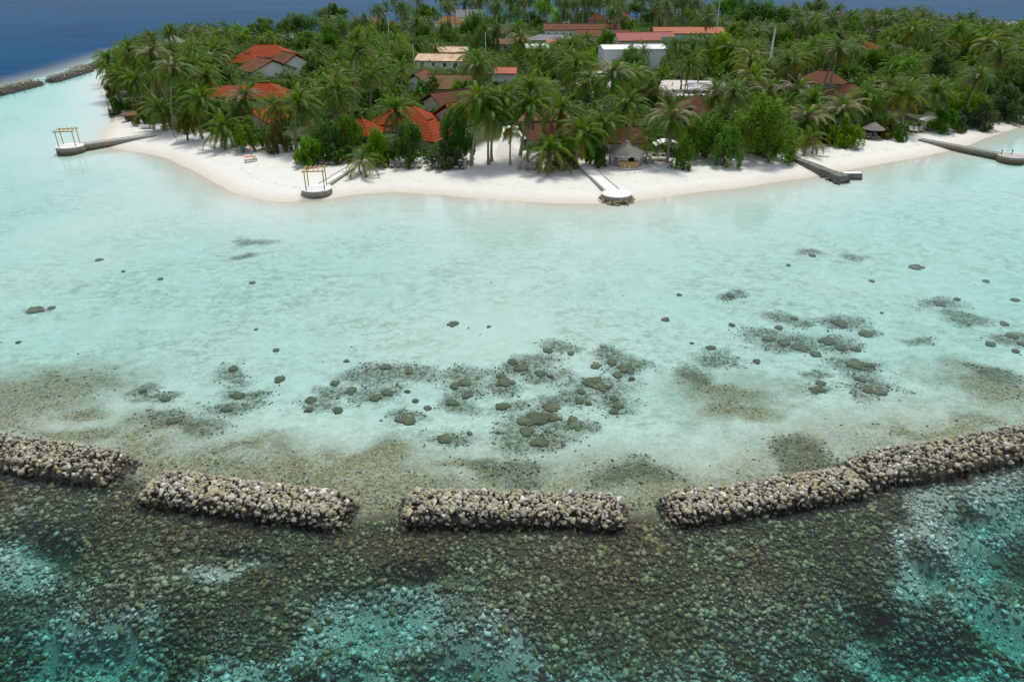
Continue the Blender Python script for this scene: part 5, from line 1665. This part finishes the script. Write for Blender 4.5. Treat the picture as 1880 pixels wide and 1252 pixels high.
for i, (x, y, w, h, m, lb, v) in enumerate([
    (682, 78, 62, 50, L_LIME, 'bright yellow-lime tree above the left red-orange roofs', 0), (735, 100, 64, 56, L_LIME, 'bright lime tree left of the tin-roofed workshop', 1),
    (665, 68, 50, 36, L_LIME, 'lime treetop behind the bright yellow-lime tree', 3), (742, 150, 60, 40, L_MID, 'green tree left of the brown gabled cottage', 4),
    (820, 66, 48, 46, L_MID, 'round green tree behind the white workshop', 2), (872, 50, 66, 50, L_MID, 'green tree in front of the far orange-brown thatch', 3), (890, 82, 60, 60, L_MID, 'green tree right of the white workshop', 5),
    (946, 24, 50, 30, L_MID, 'far round green tree right of the far grey hall', 6), (1000, 14, 40, 30, L_LIME, 'far lime tree at the top centre', 7), (912, 36, 40, 22, L_MID, 'low green tree right of the far thatch', 9),
    (1075, 30, 56, 30, L_DARK, 'far dark tree above the long brown-roofed block', 8), (980, 40, 60, 30, L_DARK, 'dark tree left of the long brown-roofed block', 0),
    (1110, 80, 50, 44, L_DARK, 'dark tree left of the tall white hall roof', 2), (1158, 112, 74, 48, L_MID, 'domed green tree standing before the tall white hall', 1),
    (1312, 108, 78, 72, L_LIME, 'large lime-green round tree right of the teal netting', 2), (1340, 130, 50, 50, L_DARK, 'dark tree tucked right of the large lime-green tree', 4),
    (1195, 38, 36, 34, L_DARK, 'dark round tree before the coral-orange roof', 3), (1148, 44, 40, 24, L_MID, 'small green tree above the red sheet-metal roof', 5), (1262, 30, 56, 36, L_LIME, 'far bright green tree above the coral-orange roof', 6),
    (1345, 16, 80, 46, L_DARK, 'far dark tree at the top right of centre', 7), (1498, 56, 46, 46, L_LIME, 'lime tree in the right palm grove', 8), (1640, 70, 66, 40, L_LIME, 'bright round lime tree in the far right grove', 9),
    (1200, 184, 90, 60, L_OLIVE, 'olive-yellow tree behind the thatched beach bar', 0), (1215, 130, 24, 44, L_LIME, 'narrow lime tree at the right end of the tall white hall', 1), (1090, 160, 60, 40, L_OLIVE, 'pale olive shrub before the white hall yard', 2),
    (850, 165, 50, 34, L_MID, 'bright green shrub beside the dark brown cottage', 3), (790, 160, 60, 36, L_DARK, 'dark shrub in front of the brown gabled cottage', 4), (866, 195, 60, 30, L_MID, 'green shrub above the tall dark tree', 5),
    (478, 52, 70, 34, L_MID, 'green treetop above the left red-orange hipped roof', 6), (545, 48, 90, 40, L_DARK, 'wide dark treetop behind the left red-orange roofs', 7), (605, 72, 60, 40, L_DARK, 'dark blue-green tree right of the left red-orange roofs', 8), (440, 66, 50, 34, L_LIME, 'lime treetop left of the red-orange hipped roof', 9),
    (610, 22, 70, 26, L_DARK, 'far dark treetop at the upper left skyline', 0), (575, 118, 50, 40, L_MID, 'leafy tree right of the taller white gabled wing', 1), (410, 145, 30, 40, L_DARK, 'dark tree left of the brown-roofed house', 2),
    (1610, 110, 60, 40, L_DARK, 'dark tree below the bright round lime tree', 3), (1450, 150, 50, 30, L_OLIVE, 'yellow-tinged shrub near the lattice mast', 4), (1500, 14, 60, 30, L_MID, 'far green treetop on the right skyline', 5), (1725, 120, 60, 40, L_DARK, 'dark leafy tree in the far right palm grove', 6),
    (1410, 200, 80, 40, L_DARK, 'dark crown just behind the biggest tree', 7),
    (632, 108, 54, 40, L_MID, 'rounded green tree left of the bright lime tree', 0), (705, 52, 60, 34, L_MID, 'far rounded green tree below the white floodlight mast', 1), (775, 62, 50, 36, L_DARK, 'dark rounded tree above the white workshop', 2), (955, 100, 50, 36, L_MID, 'rounded green tree above the orange-roofed kiosk', 3),
    (1000, 135, 56, 36, L_MID, 'rounded green tree in the middle of the centre palms', 4), (1085, 112, 46, 40, L_LIME, 'bright green tree left of the tall white hall wall', 5), (1355, 62, 60, 36, L_MID, 'rounded green tree above the large lime-green tree', 6), (1440, 72, 50, 34, L_DARK, 'dark rounded tree right of the lattice mast top', 7),
    (1565, 48, 54, 32, L_MID, 'rounded green tree high in the right grove', 8), (1690, 92, 56, 34, L_MID, 'rounded green tree right of the bright round lime tree', 9), (1780, 100, 56, 36, L_DARK, 'dark rounded tree far right in the grove', 0), (1560, 128, 50, 30, L_MID, 'green tree above the lower brown roof in the right grove', 1),
    (1735, 165, 60, 34, L_MID, 'rounded green tree behind the leaning palm on the right', 2), (1030, 30, 44, 26, L_LIME, 'far bright treetop left of the far dark tree', 3), (780, 22, 60, 26, L_MID, 'far treetop left of the far grey hall', 4), (1170, 12, 50, 24, L_MID, 'far treetop between the far red roofs', 5), (560, 78, 60, 34, L_MID, 'bushy green tree right of the left red-orange hipped roof', 6),
    (690, 178, 54, 36, L_DARK, 'dark shrubby tree behind the small ribbed red-orange roof', 7), (530, 160, 40, 40, L_MID, 'green tree right of the red-orange hipped bungalow', 8), (930, 165, 50, 30, L_DARK, 'dark shrub below the orange-roofed kiosk', 8), (1045, 190, 50, 34, L_DARK, 'dark shrub right of the tan roof at centre', 9)]):
    tree(x, y, w, h, m, lb, v, z_c=6.5 if y < 60 or 'domed' in lb else (5.5 if y < 130 else 4.0), group=IT)
tree(1400, 28, 128, 46, L_DARK, 'flat-topped dark umbrella tree on the right skyline', 10, z_c=11, group=IT)
for x, y, w, h, lb, v in [(662, 210, 34, 18, 'white-flowering shrub behind the small ribbed red-orange roof', 3), (572, 178, 34, 50, 'white-flowering tree between the two big left palms', 5), (1075, 170, 40, 24, 'pale-flowered shrub left of the white hall yard', 7)]:
    tree(x, y, w, h, L_MID, lb, v, z_c=3.5, group=IT, flowers=True)

# ------------------------------------------------------------------ palms whose fronds can be told apart
FP = [((318, 110), (312, 58), 'tall palm with shaggy head beside the far left thatched roof', .95, 0), ((246, 190), (240, 98), 'palm at the left tip whose head stands against the sea', 1, 0), ((222, 185), (214, 140), 'palm leaning left over the water at the left tip', 1, 0),
      ((262, 205), (247, 152), 'palm behind the beached dinghy at the left tip', 1.05, 0), ((285, 216), (278, 104), 'palm right of the one standing against the sea', 1, 2), ((300, 240), (295, 205), 'broad low palm drooping over the left beach', 1.15, 0), ((322, 240), (318, 130), 'palm with pale fronds above the broad low one', 1.0, 2),
      ((372, 255), (368, 186), 'palm with an orange hanging frond left of the bright round tree', 1.1, 0), ((428, 271), (412, 238), 'low palm leaning over the shade of the left beach', 1.12, 0), ((452, 256), (450, 182), 'palm before the low red-orange lean-to roof', 1.0, 2), ((352, 225), (340, 168), 'palm behind the broad low one on the left', 1.0, 0),
      ((545, 275), (547, 194), 'big drooping palm in the middle of the left trees', 1.2, 0), ((510, 270), (506, 200), 'slimmer palm left of the big drooping one', 0.95, 0), ((618, 262), (618, 172), 'big palm right of the big drooping one', 1.12, 0), ((655, 215), (657, 96), 'tall palm with bare trunk above the left red-orange roofs', 1.0, 0),
      ((684, 220), (684, 140), 'slim palm with thin trunk right of the big left palms', .9, 0), ((738, 215), (738, 128), 'slim palm before the bright lime tree', .9, 0), ((730, 268), (726, 205), 'palm hanging over the wide ribbed red-orange roof', 1.1, 0), ((664, 320), (664, 296), 'short bright palm beside the short pier', .85, 1),
      ((865, 304), (878, 190), 'tall palm with slim pale leaning trunk at centre left', 1.12, 0), ((897, 302), (900, 214), 'palm with curved trunk right of the pale leaning one', 1.0, 0), ((937, 303), (940, 234), 'young light green palm on the open sand', .8, 1), ((903, 296), (922, 186), 'palm with trunk leaning right, behind the young light green one', 1.05, 0),
      ((955, 285), (975, 168), 'tall palm leaning right above the lawn', 1.15, 0), ((968, 298), (972, 200), 'palm with dark slim trunk at the lawn edge', 1.0, 0), ((1030, 275), (1030, 206), 'palm before the brown beach villa', 1.15, 0), ((1003, 314), (1008, 278), 'short yellow-green palm in the middle of the beach', 1.12, 1),
      ((1060, 309), (1066, 246), 'palm whose foot stands by the white sofa daybed', 1.05, 0), ((1102, 300), (1110, 232), 'palm with slim leaning trunk left of the beach bar', 1.0, 0), ((1155, 285), (1150, 196), 'palm rising directly behind the beach bar', 1.05, 0), ((1184, 298), (1188, 256), 'low palm touching the right side of the beach bar roof', .9, 0),
      ((1225, 299), (1232, 220), 'palm with dark trunk right of the beach bar', 1.1, 2), ((1310, 235), (1312, 172), 'palm before the dark brown hipped roof', 1.05, 2), ((1120, 260), (1125, 140), 'pale-fronded palm in front of the white hall yard', 1.05, 2), ((1490, 282), (1486, 256), 'low palm with orange fronds by the broken groyne', .85, 1), ((1492, 265), (1482, 222), 'pale silvery palm right of the biggest tree', 1.15, 3),
      ((1530, 255), (1545, 205), 'silvery palm cluster head above the bushy bright green tree', 1.1, 3), ((1655, 243), (1658, 178), 'yellow-fronded palm above the small dark round shrub', 1.15, 1), ((1726, 236), (1718, 172), 'palm leaning over the canopy on the right beach', 1.05, 0), ((1690, 232), (1600, 190), 'palm leaning far left behind the thatched parasol', 1.0, 0), ((1560, 240), (1590, 180), 'palm behind the silvery palm cluster on the right', 1.0, 0),
      ((1415, 215), (1408, 172), 'palm just behind the biggest tree', 1.1, 2), ((1465, 225), (1465, 170), 'palm up the slope behind the pale silvery palm', 1.05, 2), ((885, 180), (884, 120), 'palm right of the tan-brown roof', 1.0, 0), ((970, 160), (955, 75), 'palm with dark head before the tan roof', 1.0, 2), ((1250, 165), (1243, 90), 'dense palm before the teal netting', 1.05, 0), ((1280, 165), (1272, 108), 'palm between the teal netting and the large lime-green tree', 1.0, 0),
      ((1040, 165), (1040, 110), 'palm left of the white hall yard', 1.05, 0), ((1160, 190), (1165, 140), 'pale palm below the dark domed tree', 1.0, 2), ((1068, 205), (1078, 150), 'palm over the pale-flowered shrub', 1.0, 0), ((785, 95), (790, 75), 'palm behind the white workshop', .9, 0), ((762, 95), (764, 44), 'tall palm left behind the white workshop', 1.05, 0)]
SETS = [FM_GREEN, FM_YELLOW, FM_SHEEN, FM_SHEEN]
for i, (b, c, lb, sc, st) in enumerate(FP):
    plan = [2, 3, 4, 5, 4, 3, 0] if sc < 0.95 else None
    front_palm(b, c, lb, sc, SETS[st], i, plan=plan)
    LAND.append((c[0], c[1], lb))

# ------------------------------------------------------------------ the palm grove behind
RG = np.random.default_rng(123)
cand = []
taken = {}
def free(x, y, dmin):
    ci, cj = int(x // 8), int(y // 8)
    for a in (-1, 0, 1):
        for b in (-1, 0, 1):
            for (u, v) in taken.get((ci + a, cj + b), ()):
                if (u - x) ** 2 + (v - y) ** 2 < dmin * dmin:
                    return False
    taken.setdefault((ci, cj), []).append((x, y))
    return True
for x, y in PALM_SPOTS:
    free(x, y, 0.1)
X = RG.uniform(-180, 215, 26000)
Y = RG.uniform(118, 480, 26000)
vs = sdist(X, Y, VEGLINE)
for yd in YARDS:
    vs = np.where(sdist(X, Y, yd) > -1.0, -1, vs)
solid = np.array(SOLID)
for x, y, s in zip(X, Y, vs):
    if s < 2.0:
        continue
    if np.any((solid[:, 0] - x) ** 2 + (solid[:, 1] - y) ** 2 < (solid[:, 2] * (0.8 if y > 220 else 1.0)) ** 2):
        continue
    h = RG.uniform(5.0, 9.5) if RG.uniform() < 0.85 else RG.uniform(8.5, 11.5)
    if x < -105:
        h = min(h, RG.uniform(3.8, 6.5))
    if y > 330 and -60 < x < 95:
        h += RG.uniform(1.5, 5.0) + (2.0 if y > 375 else 0.0)
    g = 1.5
    u, v, d = project((x, y, g + h))
    if not (-140 < u < 2020):
        continue
    rpx = 3.4 * FPX / d
    bad = False
    for (x0, y0, x1, y1) in PROTECT:
        if u + rpx * 0.75 > x0 and u - rpx * 0.75 < x1 and v + rpx * 0.7 > y0 and v - rpx * 0.45 < y1:
            # only palms nearer than what shows there would hide it
            yb = G((x0 + x1) / 2, y1, 3.0)[1]
            if y < yb + 4:
                bad = True
                break
    if bad:
        continue
    # the built-up middle of the island is more open
    dmin = 5.6 if (u > 1330 or u < 640) else 6.6
    if y < 175:
        dmin += 1.0
    if free(x, y, dmin * RG.uniform(0.85, 1.15)):
        cand.append((x, y, h, u, v, d))
cand.sort(key=lambda c: c[5])
n_ind = 300 - len(FP)
TRUNKS = []
for k in range(6):
    lean = (RG.uniform(-1.9, 1.9), RG.uniform(-1.9, 1.9), 10.0)
    TRUNKS.append((trunk_mesh(lean, 0.24, 0.13, RG.uniform(-.4, .4)), lean))
# those in the frame that show largest become palms of their own
inview = [c for c in cand if -20 < c[3] < 1900 and c[4] > -10]
chosen = inview[:n_ind]
cset = set(id(c) for c in chosen)
rest = [c for c in cand if id(c) not in cset]
lm = np.array([(l[0], l[1]) for l in LAND])
slots = {}
for c in chosen:
    u, v = c[3], c[4]
    dd = np.hypot((lm[:, 0] - u), (lm[:, 1] - v) * 1.6)
    k = int(np.argmin(dd))
    dx, dy = u - lm[k, 0], (v - lm[k, 1]) * 1.6
    rel = ('left of' if dx < 0 else 'right of') if abs(dx) > abs(dy) else ('above' if dy < 0 else 'below')
    slots.setdefault((k, rel), []).append((dd[k], c))
def short(lb):
    w = lb.split()
    for stop in ('with', 'behind', 'between', 'in', 'at', 'on', 'under', 'hanging', 'left', 'right', 'before', 'directly', 'above', 'adjoining', 'glimpsed', 'just', 'rising', 'leaning', 'beside', 'whose', 'standing', 'cut', 'tucked', 'up', 'over', 'below', 'drooping', 'mostly', 'among', 'touching', 'half', 'peeping', 'alone', 'running', 'near', 'sloping', 'and', 'farther', 'second'):
        pass
    return lb
pal_label = {}
for (k, rel), lst in slots.items():
    lst.sort(key=lambda q: q[0])
    for i, (_, c) in enumerate(lst):
        t = LAND[k][2]
        t = t if t.startswith('the ') else 'the ' + t
        words = t.split()
        lead = f'palm crown {rel}' if len(lst) == 1 else f'{ordinal(i)} palm crown {rel}'
        pal_label[id(c)] = ' '.join((lead.split() + words)[:16])
for i, c in enumerate(chosen):
    x, y, h, u, v, d = c
    g = float(terrain(np.array([x]), np.array([y]))[0])
    tm, lean = TRUNKS[i % 6]
    s = h / 10.0
    root = thing('coconut_palm', pal_label[id(c)], 'palm', (x, y, g), RG.uniform(0, 6.28), 'coconut palms of the grove')
    obj('trunk', tm, root, scale=(s, s, s))
    ks = RG.uniform(0.74, 1.2)
    obj('crown', CROWNS[int(RG.integers(0, 14))], root, tuple(l * s for l in lean), (RG.uniform(-.22, .22), RG.uniform(-.22, .22), RG.uniform(0, 6.28)), (ks, ks, ks * RG.uniform(0.9, 1.1)))
# the rest of the grove, past the 300: one object
lights = [crown_mesh(300 + s, None, [0, .3, .6, 0][s], True) for s in range(4)]
VV, FF, MM, base = [], [], [], 0
for c in rest:
    x, y, h, u, v, d = c
    vv, ff, mm = lights[int(RG.integers(0, 4))]
    a = RG.uniform(0, 6.28)
    k = RG.uniform(0.88, 1.15)
    ca, sa = math.cos(a) * k, math.sin(a) * k
    lx, ly = RG.uniform(-1, 1, 2)
    VV.append(np.stack([vv[:, 0] * ca - vv[:, 1] * sa + x + lx, vv[:, 0] * sa + vv[:, 1] * ca + y + ly, vv[:, 2] * k + h + 1.5], 1))
    FF.append(ff + base)
    MM += mm
    base += len(vv)
    q = np.array([(x + px_ * 0.2 + lx * t, y + py_ * 0.2 + ly * t, 1.0 + (h + 0.5) * t) for t in (0, 1) for px_, py_ in ((1, 0), (0, 1), (-1, 0), (0, -1))])
    VV.append(q)
    tf = []
    for e in range(4):
        e2 = (e + 1) % 4
        tf += [(e, e2, 4 + e2), (e, 4 + e2, 4 + e)]
    FF.append(np.array(tf) + base)
    MM += [4] * 8
    base += 8
if rest:
    o = obj('distant_palms', mesh_np('distant_palms', np.concatenate(VV), np.concatenate(FF), PALM_MATS + [M_TRUNK], MM), kind='stuff')
    o['label'] = 'far mass of palm crowns filling the back of the island'
    o['category'] = 'palms'
print('palms', len(cand), 'individual', len(chosen), 'joined', len(rest), 'tris', sum(len(f) for f in FF))

# ------------------------------------------------------------------ undergrowth: leafy clumps over the shaded ground
nC = 5200
X = RG.uniform(-172, 208, nC * 4)
Y = RG.uniform(122, 470, nC * 4)
vs = sdist(X, Y, VEGLINE)
ok = vs > 1.5
for hx, hy, a, l, w in HOUSES:
    dx, dy = X - hx, Y - hy
    ex, ey = dx * math.cos(a) + dy * math.sin(a), -dx * math.sin(a) + dy * math.cos(a)
    ok &= ~((np.abs(ex) < l + 0.6) & (np.abs(ey) < w + 0.6))
for yd in YARDS:
    ok &= sdist(X, Y, yd) < -0.8
ok &= ~((np.abs(X - 5) < 9) & (Y < 142))
ok &= fbm(X, Y, 18, 71) > 0.30
X, Y, vs = X[ok][:nC], Y[ok][:nC], vs[ok][:nC]
Z = terrain(X, Y)
nl = 48
size = RG.uniform(1.2, 3.2, len(X)) * np.clip(vs / 8, 0.4, 1)
size = size * np.where(Y > 345, 1.7, 1.0)
hgt = size * RG.uniform(0.8, 1.8, len(X))
dirs = RG.normal(size=(len(X), nl, 3))
dirs /= np.linalg.norm(dirs, axis=2)[:, :, None]
dirs[:, :, 2] = np.abs(dirs[:, :, 2])
P = np.stack([X, Y, Z], 1)[:, None, :] + dirs * np.stack([size, size, hgt], 1)[:, None, :] * RG.uniform(0.6, 1.0, (len(X), nl, 1))
P = P.reshape(-1, 3)
nr_ = dirs.reshape(-1, 3) + RG.normal(size=P.shape) * 0.5 + np.array((0, 0, .5))
nr_ /= np.linalg.norm(nr_, axis=1)[:, None]
tt = np.cross(nr_, RG.normal(size=P.shape))
tt /= np.linalg.norm(tt, axis=1)[:, None]
bb = np.cross(nr_, tt)
v, f = leaf_faces(P, tt, bb, RG.uniform(0.6, 1.3, len(P)), 0.80)
mi = np.repeat(RG.choice([0, 0, 0, 1, 1, 2, 3, 3], len(X)), nl)
o = obj('undergrowth', mesh_np('undergrowth', v, f, [L_UNDER, L_DARK, L_OLIVE, L_MID], np.concatenate([mi, mi])), kind='stuff')
o['label'] = 'dark leafy undergrowth beneath the palms'
o['category'] = 'undergrowth'

# ------------------------------------------------------------------ people in the shade
def person(px, py, rz, label, shirt, shorts, pose=0):
    B = ground(px, py)
    root = thing('person', label, 'person', B, rz, 'people on the beach')
    st = 0.16 + 0.06 * pose
    J = {'hip': (0, 0, 0.95), 'waist': (0, 0, 1.12), 'chest': (0, 0.01, 1.36), 'neck': (0, 0.0, 1.50), 'jaw': (0, -0.02, 1.58), 'head': (0, -0.01, 1.68), 'crown': (0, 0, 1.76)}
    vs_, ed, rad = [], [], []
    idx = {}
    def add(n, p, r_, par=None):
        idx[n] = len(vs_)
        vs_.append(p)
        rad.append(r_)
        if par is not None:
            ed.append((idx[par], idx[n]))
    add('hip', J['hip'], (0.15, 0.11)); add('waist', J['waist'], (0.135, 0.10), 'hip'); add('chest', J['chest'], (0.16, 0.11), 'waist')
    add('neck', J['neck'], (0.055, 0.055), 'chest'); add('jaw', J['jaw'], (0.07, 0.08), 'neck'); add('head', J['head'], (0.085, 0.10), 'jaw'); add('crown', J['crown'], (0.06, 0.07), 'head')
    for s, n in ((-1, 'l'), (1, 'r')):
        add('sh' + n, (s * 0.19, 0.0, 1.42), (0.06, 0.06), 'chest')
        add('el' + n, (s * 0.25, 0.03 - 0.05 * pose, 1.14), (0.045, 0.045), 'sh' + n)
        add('wr' + n, (s * 0.24, -0.06 - 0.1 * pose, 0.90), (0.032, 0.032), 'el' + n)
        add('ha' + n, (s * 0.235, -0.09 - 0.12 * pose, 0.80), (0.035, 0.025), 'wr' + n)
        add('fi' + n, (s * 0.23, -0.11 - 0.12 * pose, 0.73), (0.02, 0.016), 'ha' + n)
        add('th' + n, (s * 0.10, 0, 0.88), (0.095, 0.095), 'hip')
        add('kn' + n, (s * 0.11, -0.02 * s - s * 0.06 * pose, 0.50), (0.06, 0.06), 'th' + n)
        add('an' + n, (s * 0.11, 0.03 - s * st * 0.4, 0.09), (0.04, 0.04), 'kn' + n)
        add('to' + n, (s * 0.12, -0.12 - s * st * 0.4, 0.035), (0.045, 0.03), 'an' + n)
    me = bpy.data.meshes.new('body')
    me.from_pydata(vs_, ed, [])
    o = obj('body', me, root)
    sk = o.modifiers.new('skin', 'SKIN')
    lay = me.skin_vertices[0].data if me.skin_vertices else None
    if lay is None:
        bm = bmesh.new(); bm.from_mesh(me); bm.verts.layers.skin.verify(); bm.to_mesh(me); bm.free()
        lay = me.skin_vertices[0].data
    for k, r_ in enumerate(rad):
        lay[k].radius = r_
        lay[k].use_root = (k == 0)
    o.modifiers.new('sub', 'SUBSURF').levels = 1
    me.materials.append(M_SKIN)
    MB().lathe([(0.19, 0.96), (0.175, 1.12), (0.205, 1.34), (0.21, 1.43), (0.09, 1.50)], 12, 1, 0.72).build('shirt', shirt, root, smooth_shade=True)
    MB().tube([(-0.10, 0, 0.58), (-0.10, 0, 0.86), (-0.06, 0, 1.0)], [0.115, 0.12, 0.14], 9).tube([(0.10, 0, 0.58), (0.10, 0, 0.86), (0.06, 0, 1.0)], [0.115, 0.12, 0.14], 9).build('shorts', shorts, root, smooth_shade=True)
    MB().lathe([(0.095, 1.66), (0.108, 1.72), (0.085, 1.80), (0.03, 1.83)], 10, 0.95, 1.1).build('hair', M_HAIR, root, smooth_shade=True)
M_SKIN = mat_plain('skin', (0.38, 0.23, 0.15), (0.34, 0.20, 0.13), 0.6, 3, 0.02)
M_HAIR = mat_plain('hair', (0.02, 0.015, 0.012), None, 0.6, 3, 0.02)
M_BLUE = mat_plain('blue_cloth', (0.10, 0.20, 0.38), None, 0.9, 3, 0.05)
M_ORNG = mat_plain('orange_cloth', (0.62, 0.20, 0.06), None, 0.9, 3, 0.05)
M_PALE = mat_plain('pale_cloth', (0.55, 0.52, 0.47), None, 0.9, 3, 0.05)
person(444, 283, 0.4, 'person in blue standing in the shade of the left beach palms', M_BLUE, M_BLUE, 0)
person(463, 284, -0.5, 'person in orange standing beside the bright round tree on the left beach', M_ORNG, M_PALE, 1)
person(1716, 236, 0.2, 'person in an orange top near the canopy on the right beach', M_ORNG, M_PALE, 1)
o = MB().box(-0.9, 0.9, -0.4, 0.4, 0.0, 0.05).build('beach_towel', M_ORNG, None, ground(459, 288) + np.array((0, 0, 0.01)), (0, 0, 0.3))
tag(o, 'orange towel on the sand near the two people on the left beach', 'towel')
